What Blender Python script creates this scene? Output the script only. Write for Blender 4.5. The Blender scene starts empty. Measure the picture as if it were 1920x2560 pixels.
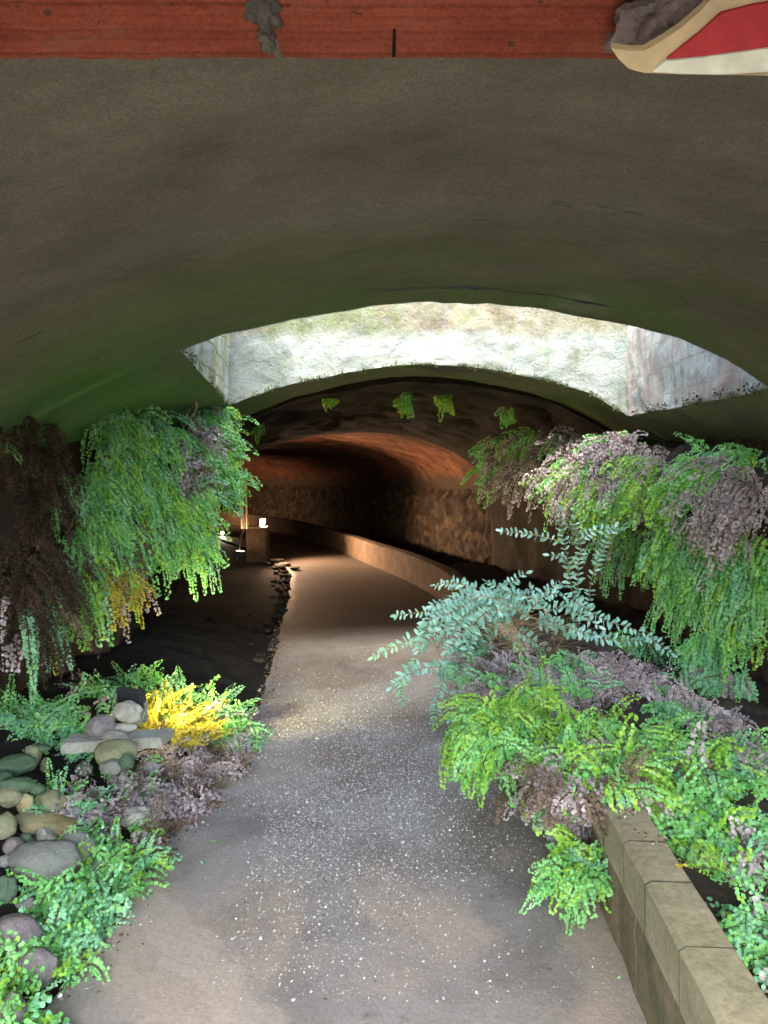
import bpy, bmesh, math, random
import numpy as np
from mathutils import Vector, Matrix, noise
R = math.radians
S = bpy.context.scene
random.seed(7)
RNG = np.random.default_rng(7)

# ------------------------------------------------------------ camera
EYE = 1.6; F = 1934.0; PITCH = math.atan(80 / F)
cd = bpy.data.cameras.new('camera'); cam = bpy.data.objects.new('camera', cd); S.collection.objects.link(cam)
cam.location = (0, 0, EYE); cam.rotation_euler = (R(90) - PITCH, 0, 0)
cd.sensor_fit = 'VERTICAL'; cd.sensor_height = 24; cd.lens = 24 * F / 2560
cd.clip_start = 0.02; cd.clip_end = 500
S.camera = cam
# ------------------------------------------------------------ world, sun, exposure
SUN_EL, SUN_AZ = 52, 184
w = bpy.data.worlds.new("World"); S.world = w; w.use_nodes = True
nt = w.node_tree; nt.nodes.clear()
sky = nt.nodes.new('ShaderNodeTexSky'); sky.sky_type = 'NISHITA'; sky.sun_disc = False
sky.sun_elevation = R(SUN_EL); sky.sun_rotation = R(SUN_AZ); sky.air_density = 1.0; sky.dust_density = 3.0
bg = nt.nodes.new('ShaderNodeBackground'); bg.inputs[1].default_value = 0.15
wo = nt.nodes.new('ShaderNodeOutputWorld')
nt.links.new(sky.outputs[0], bg.inputs[0]); nt.links.new(bg.outputs[0], wo.inputs[0])
ld = bpy.data.lights.new('sun', 'SUN'); ld.energy = 0.5; ld.angle = R(14); ld.color = (1.0, .98, .95)
sun = bpy.data.objects.new('sun', ld); S.collection.objects.link(sun)
_v = Vector((math.sin(R(SUN_AZ)) * math.cos(R(SUN_EL)), math.cos(R(SUN_AZ)) * math.cos(R(SUN_EL)), math.sin(R(SUN_EL))))
sun.rotation_euler = _v.to_track_quat('Z', 'Y').to_euler(); sun.location = (0, 0, 20)
S.view_settings.view_transform = 'Standard'; S.view_settings.look = 'None'
S.view_settings.exposure = 4.0; S.view_settings.gamma = 1
S.render.engine = 'CYCLES'
S.cycles.use_denoising = True
S.cycles.max_bounces = 10; S.cycles.diffuse_bounces = 7; S.cycles.transmission_bounces = 3
S.cycles.sample_clamp_indirect = 4

# ------------------------------------------------------------ helpers
def ray(px, py):
    u = (px - 960) / F; v = (1280 - py) / F
    return Vector((u, math.cos(PITCH) + v * math.sin(PITCH), -math.sin(PITCH) + v * math.cos(PITCH)))
def P(px, py, Y):
    d = ray(px, py); return Vector((0, 0, EYE)) + d * (Y / d.y)
def G(px, py, h=0.0):
    d = ray(px, py); return Vector((0, 0, EYE)) + d * ((h - EYE) / d.z)
def link(o, parent=None):
    S.collection.objects.link(o)
    if parent: o.parent = parent
    return o
def tag(o, label=None, cat=None, group=None, kind=None):
    if label: o['label'] = label
    if cat: o['category'] = cat
    if group: o['group'] = group
    if kind: o['kind'] = kind
    return o
def empty(name, loc, label, cat, group=None):
    o = bpy.data.objects.new(name, None); o.location = loc; o.empty_display_size = .1
    link(o); return tag(o, label, cat, group)
def meshobj(name, verts, faces, mats, parent=None, smooth=False, mi=None):
    me = bpy.data.meshes.new(name)
    me.from_pydata([tuple(v) for v in verts], [], [tuple(f) for f in faces]); me.update()
    if not isinstance(mats, (list, tuple)): mats = [mats]
    for m in mats: me.materials.append(m)
    if mi is not None: me.polygons.foreach_set('material_index', np.array(mi, dtype=np.int32))
    if smooth: me.polygons.foreach_set('use_smooth', np.ones(len(me.polygons), dtype=bool))
    o = bpy.data.objects.new(name, me); link(o)
    if parent:
        o.parent = parent; o.matrix_parent_inverse = Matrix.Translation(-parent.location)
    return o
def bmobj(name, bm, mats, parent=None, smooth=False):
    me = bpy.data.meshes.new(name); bm.normal_update(); bm.to_mesh(me); bm.free()
    if not isinstance(mats, (list, tuple)): mats = [mats]
    for m in mats: me.materials.append(m)
    if smooth: me.polygons.foreach_set('use_smooth', np.ones(len(me.polygons), dtype=bool))
    o = bpy.data.objects.new(name, me); link(o)
    if parent:
        o.parent = parent; o.matrix_parent_inverse = Matrix.Translation(-parent.location)
    return o
def npmesh(name, V, n_per_face, mats, parent=None, mi=None, smooth=False):
    """V: (nfaces*n_per_face,3) unshared vertices"""
    V = np.asarray(V, dtype=np.float32).reshape(-1, 3); nf = len(V) // n_per_face
    me = bpy.data.meshes.new(name)
    me.vertices.add(len(V)); me.vertices.foreach_set('co', V.ravel())
    me.loops.add(len(V)); me.loops.foreach_set('vertex_index', np.arange(len(V), dtype=np.int32))
    me.polygons.add(nf)
    me.polygons.foreach_set('loop_start', np.arange(0, len(V), n_per_face, dtype=np.int32))
    me.polygons.foreach_set('loop_total', np.full(nf, n_per_face, dtype=np.int32))
    for m in (mats if isinstance(mats, (list, tuple)) else [mats]): me.materials.append(m)
    if mi is not None: me.polygons.foreach_set('material_index', np.asarray(mi, dtype=np.int32))
    me.update(calc_edges=True)
    o = bpy.data.objects.new(name, me); link(o)
    if parent:
        o.parent = parent; o.matrix_parent_inverse = Matrix.Translation(-parent.location)
    return o
def fbm(p, s, o=4):
    return noise.fractal(Vector(p) * s, 0.9, 2.0, o)
def grid(nu, nv, fn):
    vs = [fn(i / (nu - 1), j / (nv - 1)) for i in range(nu) for j in range(nv)]
    fs = [(i * nv + j, (i + 1) * nv + j, (i + 1) * nv + j + 1, i * nv + j + 1) for i in range(nu - 1) for j in range(nv - 1)]
    return vs, fs
def interp(x, pts):
    return float(np.interp(x, [p[0] for p in pts], [p[1] for p in pts]))
def sstep(a, b, x):
    t = min(1, max(0, (x - a) / (b - a))); return t * t * (3 - 2 * t)

# ------------------------------------------------------------ materials
class MT:
    def __init__(s, name, rough=.8, spec=.3):
        s.m = bpy.data.materials.new(name); s.m.use_nodes = True; s.nt = s.m.node_tree
        s.b = s.nt.nodes['Principled BSDF']; s.b.inputs['Roughness'].default_value = rough
        s.b.inputs['Specular IOR Level'].default_value = spec
        s.geo = s.nt.nodes.new('ShaderNodeNewGeometry')
    def n(s, t, **k):
        x = s.nt.nodes.new(t)
        for a, v in k.items(): setattr(x, a, v)
        return x
    def l(s, a, b): s.nt.links.new(a, b)
    def pos(s, scale=(1, 1, 1)):
        mp = s.n('ShaderNodeMapping'); mp.inputs['Scale'].default_value = scale
        s.l(s.geo.outputs['Position'], mp.inputs[0]); return mp.outputs[0]
    def noise(s, scale, detail=6, rough=.6, stretch=(1, 1, 1), dist=0):
        t = s.n('ShaderNodeTexNoise'); t.inputs['Scale'].default_value = scale
        t.inputs['Detail'].default_value = detail; t.inputs['Roughness'].default_value = rough
        t.inputs['Distortion'].default_value = dist
        s.l(s.pos(stretch), t.inputs['Vector']); return t.outputs[0]
    def ramp(s, fac, stops):
        r = s.n('ShaderNodeValToRGB'); e = r.color_ramp.elements
        while len(e) < len(stops): e.new(.5)
        for x, (p, c) in zip(e, stops):
            x.position = p; x.color = (*c, 1) if not isinstance(c, (int, float)) else (c, c, c, 1)
        s.l(fac, r.inputs[0]); return r.outputs[0]
    def mix(s, fac, a, b, mode='MIX'):
        x = s.n('ShaderNodeMix', data_type='RGBA', blend_type=mode)
        for sock, v in ((x.inputs[0], fac), (x.inputs[6], a), (x.inputs[7], b)):
            if isinstance(v, (int, float)): sock.default_value = v
            elif isinstance(v, tuple): sock.default_value = (*v, 1)
            else: s.l(v, sock)
        return x.outputs[2]
    def math(s, op, a, b=None, clamp=False):
        x = s.n('ShaderNodeMath', operation=op, use_clamp=clamp)
        for sock, v in ((x.inputs[0], a), (x.inputs[1], b)):
            if v is None: continue
            if isinstance(v, (int, float)): sock.default_value = v
            else: s.l(v, sock)
        return x.outputs[0]
    def sep(s):
        x = s.n('ShaderNodeSeparateXYZ'); s.l(s.geo.outputs['Position'], x.inputs[0]); return x.outputs
    def maprange(s, v, a, b, c=0., d=1.):
        x = s.n('ShaderNodeMapRange', interpolation_type='SMOOTHSTEP'); s.l(v, x.inputs[0])
        for i, k in enumerate((a, b, c, d)): x.inputs[i + 1].default_value = k
        return x.outputs[0]
    def color(s, c):
        if isinstance(c, tuple): s.b.inputs['Base Color'].default_value = (*c, 1)
        else: s.l(c, s.b.inputs['Base Color'])
        return s
    def bump(s, h, strength=.5, dist=.02):
        x = s.n('ShaderNodeBump'); x.inputs['Strength'].default_value = strength; x.inputs['Distance'].default_value = dist
        s.l(h, x.inputs['Height']); s.l(x.outputs[0], s.b.inputs['Normal']); return s
    def obj_var(s, col, amount=.25):
        oi = s.n('ShaderNodeObjectInfo')
        v = s.maprange(oi.outputs['Random'], 0, 1, 1 - amount, 1 + amount)
        h = s.n('ShaderNodeHueSaturation'); s.l(v, h.inputs['Value'])
        if isinstance(col, tuple): h.inputs['Color'].default_value = (*col, 1)
        else: s.l(col, h.inputs['Color'])
        return h.outputs[0]

def m_plaster():
    t = MT('algae_stained_plaster', .85, .25); X, Y, Z = t.sep()
    base = t.ramp(t.noise(1.6, 8, .65, (1, 1.6, 1)), [(.28, (.145, .134, .10)), (.5, (.215, .20, .152)), (.75, (.27, .252, .195))])
    fine = t.ramp(t.noise(70, 3, .7), [(.3, (.75, .75, .75)), (.7, (1.15, 1.13, 1.1))])
    c = t.mix(.7, base, fine, 'MULTIPLY')
    # green algae grows round the rim of the light shaft
    g1 = t.maprange(Y, 2.3, 3.7); n = t.noise(1.1, 5, .6, (1, 1, 1), .6)
    g = t.math('MULTIPLY', g1, t.ramp(n, [(.36, 0.), (.62, 1.)]))
    c = t.mix(t.math('MULTIPLY', g, .9), c, (.155, .235, .065))
    gl = t.math('MULTIPLY', t.maprange(X, -.7, -1.4), t.maprange(Y, 3.0, 4.0))
    c = t.mix(t.math('MULTIPLY', t.math('MULTIPLY', gl, t.ramp(t.noise(2.2, 5, .6), [(.25, .5), (.6, 1.)])), .9), c, (.08, .24, .05))
    # pale lime bloom by the rim
    vx = t.math('SUBTRACT', X, .93); vy = t.math('SUBTRACT', Y, 3.72)
    d = t.math('SQRT', t.math('ADD', t.math('MULTIPLY', t.math('MULTIPLY', vx, vx), 1.6), t.math('MULTIPLY', vy, vy)))
    wf = t.math('MULTIPLY', t.maprange(d, .26, .02), t.ramp(t.noise(5, 6, .7), [(.35, 0.), (.6, 1.)]))
    c = t.mix(t.math('MULTIPLY', wf, .6), c, (.4, .42, .36))
    dk = t.ramp(t.noise(3.2, 9, .75, (.5, 1.6, 1), 1.2), [(.30, 1.), (.36, 0.)])
    c = t.mix(t.math('MULTIPLY', dk, .7), c, (.05, .045, .035))
    c = t.mix(.6, c, t.ramp(t.noise(5, 8, .75, (1, 1.5, 1), .8), [(.3, (.75, .75, .73)), (.7, (1.2, 1.2, 1.2))]), 'MULTIPLY'); c = t.mix(t.ramp(t.noise(11, 2, .4, (.35, 2.2, 1), .3), [(.215, .5), (.25, 0.)]), c, (.02, .018, .014)); c = t.mix(.6, c, t.ramp(t.noise(210, 2, .6), [(.3, (.6, .6, .6)), (.7, (1.4, 1.4, 1.4))]), 'MULTIPLY'); t.color(c); t.bump(t.noise(22, 9, .75), .55, .03); return t.m
def m_shaft(kind):
    t = MT('limewashed_shaft_' + kind, .9, .2); X, Y, Z = t.sep()
    w = t.ramp(t.noise(3.2, 8, .7, (1, 1, 1.8), .4), [(.35, (.12, .145, .14)), (.5, (.235, .272, .268)), (.7, (.285, .322, .318))])
    warm = t.ramp(t.noise(2.4, 6, .6), [(.38, (.10, .075, .05)), (.5, (.19, .165, .12)), (.62, (.10, .12, .055))])
    if kind == 'far':
        w = t.mix(t.math('MULTIPLY', t.maprange(t.math('ADD', Z, t.math('MULTIPLY', t.noise(3, 5, .6), .25)), 2.78, 2.92), t.ramp(t.noise(9, 8, .75), [(.3, .35), (.6, 1.)])), w, warm)
        st = t.ramp(t.noise(5, 5, .6, (2.5, 1, .35)), [(.55, 0.), (.7, 1.)])
        w = t.mix(t.math('MULTIPLY', t.math('MULTIPLY', st, t.maprange(X, .7, 1.6)), .7), w, (.08, .16, .10))
        ed = t.math('MULTIPLY', t.maprange(Z, 2.48, 2.40), 0.0)
        w = t.mix(t.math('MULTIPLY', t.ramp(t.noise(7, 5, .6), [(.35, 0.), (.8, 1.)]), .5), w, (.20, .24, .12))
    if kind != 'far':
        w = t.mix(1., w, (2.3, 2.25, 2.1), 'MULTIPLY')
    if kind == 'right':
        w = t.mix(t.ramp(t.noise(2.2, 5, .6), [(.4, .15), (.62, .85)]), w, (.36, .24, .20))
        st = t.ramp(t.noise(5, 5, .6, (1, 3.5, .3)), [(.5, 0.), (.7, 1.)])
        w = t.mix(t.math('MULTIPLY', st, .55), w, (.22, .20, .09))
        ln = t.math('ABSOLUTE', t.math('SUBTRACT', t.math('FRACT', t.math('MULTIPLY', Z, 5.5)), .5))
        w = t.mix(t.maprange(ln, .44, .49), w, (.42, .38, .30))
    if kind == 'left':
        w = t.mix(t.ramp(t.noise(3, 5, .6), [(.35, .2), (.6, .9)]), w, (.36, .35, .17))
        ln = t.math('ABSOLUTE', t.math('SUBTRACT', t.math('FRACT', t.math('MULTIPLY', Z, 6.5)), .5))
        w = t.mix(t.maprange(ln, .43, .49), w, (.22, .25, .1))
    t.color(w)
    h = t.math('ADD', t.noise(16, 9, .75), t.math('MULTIPLY', t.ramp(t.noise(34, 3, .5), [(.28, 0.), (.34, 1.)]), .3))
    t.bump(h, .9, .03); return t.m
def m_rock(name, c0, c1, c2, green=0., gcol=(.05, .09, .03), sc=3., streak=1., bs=.8, bd=.04):
    t = MT(name, .9, .25)
    c = t.ramp(t.noise(sc, 9, .7, (1, 1, streak), .4), [(.28, c0), (.52, c1), (.78, c2)])
    if green: c = t.mix(t.math('MULTIPLY', t.ramp(t.noise(1.9, 6, .65), [(.5, 0.), (.64, 1.)]), green), c, gcol)
    c = t.mix(.6, c, t.ramp(t.noise(45, 3, .7), [(.3, (.6, .6, .6)), (.7, (1.3, 1.3, 1.3))]), 'MULTIPLY')
    t.color(c); t.bump(t.noise(20, 8, .75), bs, bd); return t.m
def m_path():
    t = MT('worn_concrete', .66, .35); X, Y, Z = t.sep()
    c = t.ramp(t.noise(1.3, 9, .68, (1, 1, 1), .5), [(.30, (.13, .118, .105)), (.5, (.232, .218, .202)), (.72, (.32, .305, .286))])
    tan = t.math('MULTIPLY', t.ramp(t.noise(1.15, 4, .5, (1.5, .9, 1), .3), [(.48, 0.), (.56, 1.)]), t.maprange(Y, 3.6, 2.7))
    c = t.mix(t.math('MULTIPLY', tan, .75), c, (.36, .30, .235))
    blot = t.ramp(t.noise(7, 6, .7), [(.60, 0.), (.72, 1.)])
    c = t.mix(t.math('MULTIPLY', blot, .6), c, (.09, .085, .07))
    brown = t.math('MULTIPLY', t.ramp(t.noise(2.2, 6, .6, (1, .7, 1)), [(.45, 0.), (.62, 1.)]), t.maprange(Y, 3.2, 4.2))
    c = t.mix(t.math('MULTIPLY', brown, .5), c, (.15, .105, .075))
    dl = t.math('ADD', t.math('MULTIPLY', t.math('ADD', X, .95), .78), t.math('MULTIPLY', t.math('SUBTRACT', Y, 2.93), .62))
    dl = t.math('ABSOLUTE', t.math('ADD', dl, t.math('MULTIPLY', t.math('SUBTRACT', t.noise(3.5, 6, .6), .5), .3)))
    c = t.mix(t.math('MULTIPLY', t.math('MULTIPLY', t.maprange(dl, .10, .07), t.maprange(Y, 3.05, 2.85)), .55), c, (.40, .345, .285))
    c = t.mix(t.maprange(Y, 5.8, 9.5), c, (.07, .056, .045))  # darker beyond the shaft: the weaker daylight is put into the path colour
    c = t.mix(.75, c, t.ramp(t.noise(95, 4, .75), [(.3, (.70, .70, .70)), (.7, (1.25, 1.24, 1.22))]), 'MULTIPLY')
    t.color(c); t.bump(t.noise(38, 8, .75), .45, .012); return t.m
def m_brickvault():
    t = MT('old_brick_vault', .9, .2)
    c = t.ramp(t.noise(1.5, 8, .7), [(.25, (.08, .038, .024)), (.5, (.18, .078, .048)), (.8, (.26, .145, .09))])
    br = t.n('ShaderNodeTexBrick'); br.inputs['Scale'].default_value = 1
    br.inputs['Brick Width'].default_value = .24; br.inputs['Row Height'].default_value = .075; br.inputs['Mortar Size'].default_value = .008
    br.inputs['Color1'].default_value = (1, 1, 1, 1); br.inputs['Color2'].default_value = (.65, .65, .65, 1); br.inputs['Mortar'].default_value = (1.1, 1.0, .85, 1)
    cx = t.n('ShaderNodeCombineXYZ'); X, Y, Z = t.sep(); t.l(Y, cx.inputs[0]); t.l(t.math('ADD', Z, t.math('MULTIPLY', X, .45)), cx.inputs[1])
    t.l(cx.outputs[0], br.inputs['Vector'])
    c = t.mix(.55, c, br.outputs['Color'], 'MULTIPLY')
    c = t.mix(t.ramp(t.noise(4, 6, .7), [(.58, 0.), (.7, .5)]), c, (.2, .16, .10)); c = t.mix(.9, c, t.ramp(t.noise(2.4, 9, .8), [(.38, (.3, .27, .25)), (.62, (1.25, 1.2, 1.1))]), 'MULTIPLY')
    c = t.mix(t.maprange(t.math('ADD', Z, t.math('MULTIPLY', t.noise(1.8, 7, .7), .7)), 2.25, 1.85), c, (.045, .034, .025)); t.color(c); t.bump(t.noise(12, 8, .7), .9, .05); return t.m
def m_leaf(name, c0, c1, c2, rough=.5, trans=.35, spec=.3, var=9.):
    t = MT(name, rough, spec)
    c = t.ramp(t.noise(var, 3, .6), [(.3, c0), (.5, c1), (.7, c2)])
    c2_ = t.mix(.8, c, t.ramp(t.noise(90, 1, .5), [(.3, (.72, .72, .72)), (.7, (1.28, 1.28, 1.28))]), 'MULTIPLY')
    t.color(c2_)
    out = t.nt.nodes['Material Output']; tr = t.n('ShaderNodeBsdfTranslucent'); t.l(c2_, tr.inputs[0])
    ms = t.n('ShaderNodeMixShader'); ms.inputs[0].default_value = trans
    t.l(t.b.outputs[0], ms.inputs[1]); t.l(tr.outputs[0], ms.inputs[2]); t.l(ms.outputs[0], out.inputs[0]); return t.m
def m_stone(name, c0, c1, green=.0, gcol=(.13, .17, .08)):
    t = MT(name, .8, .25)
    c = t.ramp(t.noise(7, 7, .65), [(.3, c0), (.7, c1)])
    c = t.mix(.8, c, t.ramp(t.noise(120, 3, .7), [(.3, (.65, .65, .65)), (.7, (1.3, 1.3, 1.3))]), 'MULTIPLY')
    c = t.mix(t.ramp(t.noise(16, 8, .75), [(.48, 0.), (.66, .65)]), c, tuple(x * .55 for x in c0))
    nz = t.n('ShaderNodeSeparateXYZ'); t.l(t.geo.outputs['Normal'], nz.inputs[0])
    if green: c = t.mix(t.math('MULTIPLY', t.ramp(t.noise(6, 5, .6), [(.35, 0.), (.65, 1.)]), green), c, gcol)
    t.color(t.obj_var(c, .18)); t.bump(t.noise(40, 9, .75), .7, .012); return t.m
def m_plain(name, c, rough=.6, metal=0., emit=None, es=1.):
    t = MT(name, rough, .4); t.color(t.mix(.5, c, t.ramp(t.noise(30, 4, .7), [(.3, .75), (.7, 1.2)]), 'MULTIPLY'))
    t.b.inputs['Metallic'].default_value = metal
    if emit:
        t.b.inputs['Emission Color'].default_value = (*emit, 1); t.b.inputs['Emission Strength'].default_value = es
    return t.m
PLASTER = m_plaster()
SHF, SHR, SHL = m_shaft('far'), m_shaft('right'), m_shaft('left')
DARKROCK = m_rock('dark_wet_rock', (.014, .011, .009), (.034, .026, .020), (.06, .045, .034), .35, (.03, .04, .014))
WALLROCK = m_rock('earthy_root_rock', (.015, .011, .007), (.07, .046, .028), (.16, .11, .066), .5, (.035, .055, .018), 4., .35)
def m_rubble(name, c0, c1, c2):
    t = MT(name, .9, .2)
    v = t.n('ShaderNodeTexVoronoi'); v.inputs['Scale'].default_value = 5.5; t.l(t.pos((1, 1, 1.3)), v.inputs['Vector'])
    hs = t.n('ShaderNodeSeparateColor'); t.l(v.outputs['Color'], hs.inputs[0])
    c = t.ramp(hs.outputs[0], [(.1, c0), (.6, c1), (.95, c2)])
    c = t.mix(t.ramp(v.outputs['Distance'], [(.45, 0.), (.8, .35)]), c, (.018, .013, .009))
    c = t.mix(.9, c, t.ramp(t.noise(6, 8, .75), [(.35, (.35, .33, .3)), (.65, (1.2, 1.2, 1.15))]), 'MULTIPLY')
    t.color(c); t.bump(t.math('SUBTRACT', t.noise(18, 8, .75), v.outputs['Distance']), .5, .04); return t.m
RUBBLE = m_rubble('rubble_stone', (.028, .020, .014), (.042, .031, .022), (.075, .058, .041)) if True else m_rock('rubble_stone', (.02, .014, .010), (.06, .044, .032), (.14, .11, .08), .3, (.08, .09, .04), 5)
TUFA = m_rock('root_mat', (.012, .009, .006), (.035, .025, .018), (.08, .06, .045), .4, (.03, .05, .015), 6)
SOILR = m_rock('bare_brown_soil', (.02, .015, .01), (.055, .042, .032), (.11, .09, .07), .2, (.05, .07, .03), 6)
SOIL = m_rock('damp_soil', (.004, .003, .0025), (.010, .008, .006), (.022, .018, .014), .2, (.05, .07, .03), 6)
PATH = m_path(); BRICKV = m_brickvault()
FG = m_leaf('fern_green', (.13, .42, .10), (.24, .58, .18), (.38, .70, .32), trans=.45)
FL = m_leaf('fern_lime', (.19, .46, .04), (.32, .60, .08), (.46, .70, .17), trans=.45)
FT = m_leaf('fern_bluish_green', (.12, .38, .16), (.22, .52, .27), (.36, .64, .40), trans=.4)
FD = m_leaf('fern_dead_mauve', (.16, .128, .125), (.31, .262, .258), (.48, .43, .425), .75, .15)
FB = m_leaf('fern_dead_brown', (.06, .04, .026), (.12, .085, .058), (.19, .145, .10), .75, .15)
FY = m_leaf('fern_yellow', (.30, .28, .03), (.42, .36, .04), (.50, .42, .08))  # yellow leaves, and the lamplight colour put into ferns by the floodlight
FR = m_leaf('root_brown', (.012, .008, .004), (.034, .021, .011), (.07, .045, .024), .8, .1)
FERNM = [FG, FL, FT, FD, FB, FY, FR]
SHRUBL = m_leaf('glossy_shrub_leaf', (.12, .30, .22), (.22, .45, .34), (.34, .58, .47), .28, .15, .6)
STEM = m_plain('wiry_stem', (.06, .035, .02), .6); TWIG = m_plain('shrub_twig', (.26, .19, .09), .6)
ST_G = m_stone('grey_river_stone', (.17, .175, .17), (.26, .265, .25), .35)
ST_O = m_stone('olive_stone', (.14, .135, .08), (.25, .24, .15), .45)
ST_Y = m_stone('ochre_stone', (.30, .23, .10), (.42, .38, .22), .4)
ST_D = m_stone('mossy_green_stone', (.05, .085, .055), (.11, .16, .10), .6, (.05, .10, .05))
ST_M = m_stone('mauve_grey_stone', (.17, .15, .15), (.27, .24, .24), .15)
ST_W = m_stone('pale_stone', (.30, .30, .25), (.42, .41, .35), .25)
BLOCK = m_rock('mossy_tuff_block', (.19, .165, .10), (.30, .265, .165), (.38, .34, .23), .35, (.15, .17, .085), 2.5, 1., .5, .015)
WALLF = m_rock('retaining_wall_face', (.09, .07, .04), (.16, .125, .075), (.25, .185, .12), .8, (.07, .10, .04), 2.5, 1., .6, .02)
TERRA = None

# ------------------------------------------------------------ vault profile measured across the light shaft
prof = [(-2.35, 1.05), (-2.2, 1.42), (-2.05, 1.66), (-1.75, 1.92), (-1.4, 2.10), (-1.1, 2.215), (-.8, 2.33), (-.45, 2.40), (-.12, 2.465), (.25, 2.50),
        (.75, 2.465), (1.15, 2.39), (1.45, 2.325), (1.7, 2.22), (1.88, 2.10), (2.1, 1.97), (2.4, 1.80), (2.6, 1.55), (2.75, 1.2)]
def vz(X): 
    return (interp(X - .1, prof) + interp(X, prof) + interp(X + .1, prof)) / 3
HN, HF = 3.9, 6.0   # near and far edge of the shaft
def hl(Y): return -1.02 + (Y - HN) / (HF - HN) * -.17
def hr(Y): return 1.93 + (Y - HN) / (HF - HN) * -.05
YB = -.45

def vzn(X, Y):
    e = min(1, min(abs(Y - HN), abs(Y - HF)) * 3 + .25)
    return vz(X) + .035 * fbm((X, Y, 0), .8, 3) * e + .008 * fbm((X, Y, 3), 6, 3)
def vaultgrid(xf0, xf1, Y0, Y1, nu, nv):
    def fn(u, v):
        Y = Y0 + (Y1 - Y0) * v; x0, x1 = xf0(Y), xf1(Y); X = x0 + (x1 - x0) * u
        return Vector((X, Y, vzn(X, Y)))
    return grid(nu, nv, fn)
vs, fs = [], []
def addg(g):
    o = len(vs); vs.extend(g[0]); fs.extend([tuple(i + o for i in f) for f in g[1]])
c = lambda k: (lambda Y: k)
addg(vaultgrid(c(-2.35), c(2.75), 1.2, HN, 90, 50))
addg(vaultgrid(c(-2.35), hl, HN, HF, 24, 36))
addg(vaultgrid(hr, c(2.75), HN, HF, 20, 36))
addg(vaultgrid(c(-2.35), c(2.75), HF, 6.95, 90, 16))
vault = meshobj('plastered_vault', vs, fs, PLASTER, smooth=True)
bm = bmesh.new(); bm.from_mesh(vault.data); bmesh.ops.remove_doubles(bm, verts=bm.verts, dist=.004)
bmesh.ops.recalc_face_normals(bm, faces=bm.faces)
if sum(f.normal.z for f in bm.faces) > 0: bmesh.ops.reverse_faces(bm, faces=bm.faces)
# thickness: copy the sheet upward and skirt the open edges
bound = [e for e in bm.edges if e.is_boundary]
geo = bmesh.ops.duplicate(bm, geom=bm.faces[:] + bm.edges[:] + bm.verts[:])
vm = geo['vert_map']
dupv = [g for g in geo['geom'] if isinstance(g, bmesh.types.BMVert)]
for v in dupv:
    v.co.z += .22
    if HN - .01 <= v.co.y <= HF + .01 and hl(v.co.y) - .01 <= v.co.x <= hr(v.co.y) + .01:
        if abs(v.co.y - HF) < .01: v.co.y += .12
        elif abs(v.co.y - HN) < .01: v.co.y -= .12
        v.co.x += -.12 if abs(v.co.x - hl(v.co.y)) < .1 and v.co.x < 0 else (.12 if v.co.x > 1.7 else 0)
for e in bound:
    a, b = e.verts
    if all(HN - .01 <= q.co.y <= HF + .01 and -1.3 < q.co.x < 2.0 for q in (a, b)): continue
    try: bm.faces.new((a, b, vm[b], vm[a]))
    except Exception: pass
bm.to_mesh(vault.data); bm.free()
tag(vault, 'grey brown plastered vault stained green around the light shaft', 'vaulted ceiling')

# ------------------------------------------------------------ light shaft
shaft = empty('light_shaft', (.4, 4.95, 2.5), 'square pale limewashed light shaft opening up through the vault', 'light shaft')
TOP = 4.45
def shaft_wall(name, a, b, mat, out, lab, nz=40):
    n = 90
    def fn(u, v):
        x = a[0] + (b[0] - a[0]) * u; y = a[1] + (b[1] - a[1]) * u
        zb = vzn(x, y) - .004; z = zb + (TOP - zb) * v ** 1.5
        r = .028 * fbm((x, y, z), 2.2, 5) + .010 * fbm((x, y, z), 15, 3)
        k = r if v > 0 else 0.0
        return Vector((x + out[0] * k, y + out[1] * k, z))
    v1, f1 = grid(n, nz, fn)
    # thickness behind
    v2 = [Vector((p.x + out[0] * .25, p.y + out[1] * .25, p.z + (.13 if i % nz == 0 else 0))) for i, p in enumerate(v1)]
    nn = len(v1); f2 = [tuple(i + nn for i in reversed(f)) for f in f1]
    sk = []
    for i in range(n - 1):
        sk += [(i * nz, (i + 1) * nz, (i + 1) * nz + nn, i * nz + nn), (i * nz + nz - 1, (i + 1) * nz + nz - 1, (i + 1) * nz + nz - 1 + nn, i * nz + nz - 1 + nn)]
    for j in range(nz - 1):
        sk += [(j, j + 1, j + 1 + nn, j + nn), ((n - 1) * nz + j, (n - 1) * nz + j + 1, (n - 1) * nz + j + 1 + nn, (n - 1) * nz + j + nn)]
    o = meshobj('shaft_wall', v1 + v2, f1 + f2 + sk, mat, shaft, smooth=True); o['label'] = lab
shaft_wall('far', (hl(HF) - .06, HF), (hr(HF) + .06, HF), SHF, (0, 1), 'long pale rough wall facing the path', 50)
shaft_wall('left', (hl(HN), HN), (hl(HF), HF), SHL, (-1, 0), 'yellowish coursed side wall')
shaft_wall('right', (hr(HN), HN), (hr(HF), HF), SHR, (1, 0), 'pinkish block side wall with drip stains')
shaft_wall('near', (hl(HN) - .06, HN), (hr(HN) + .06, HN), SHF, (0, -1), 'wall above the near rim')

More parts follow.
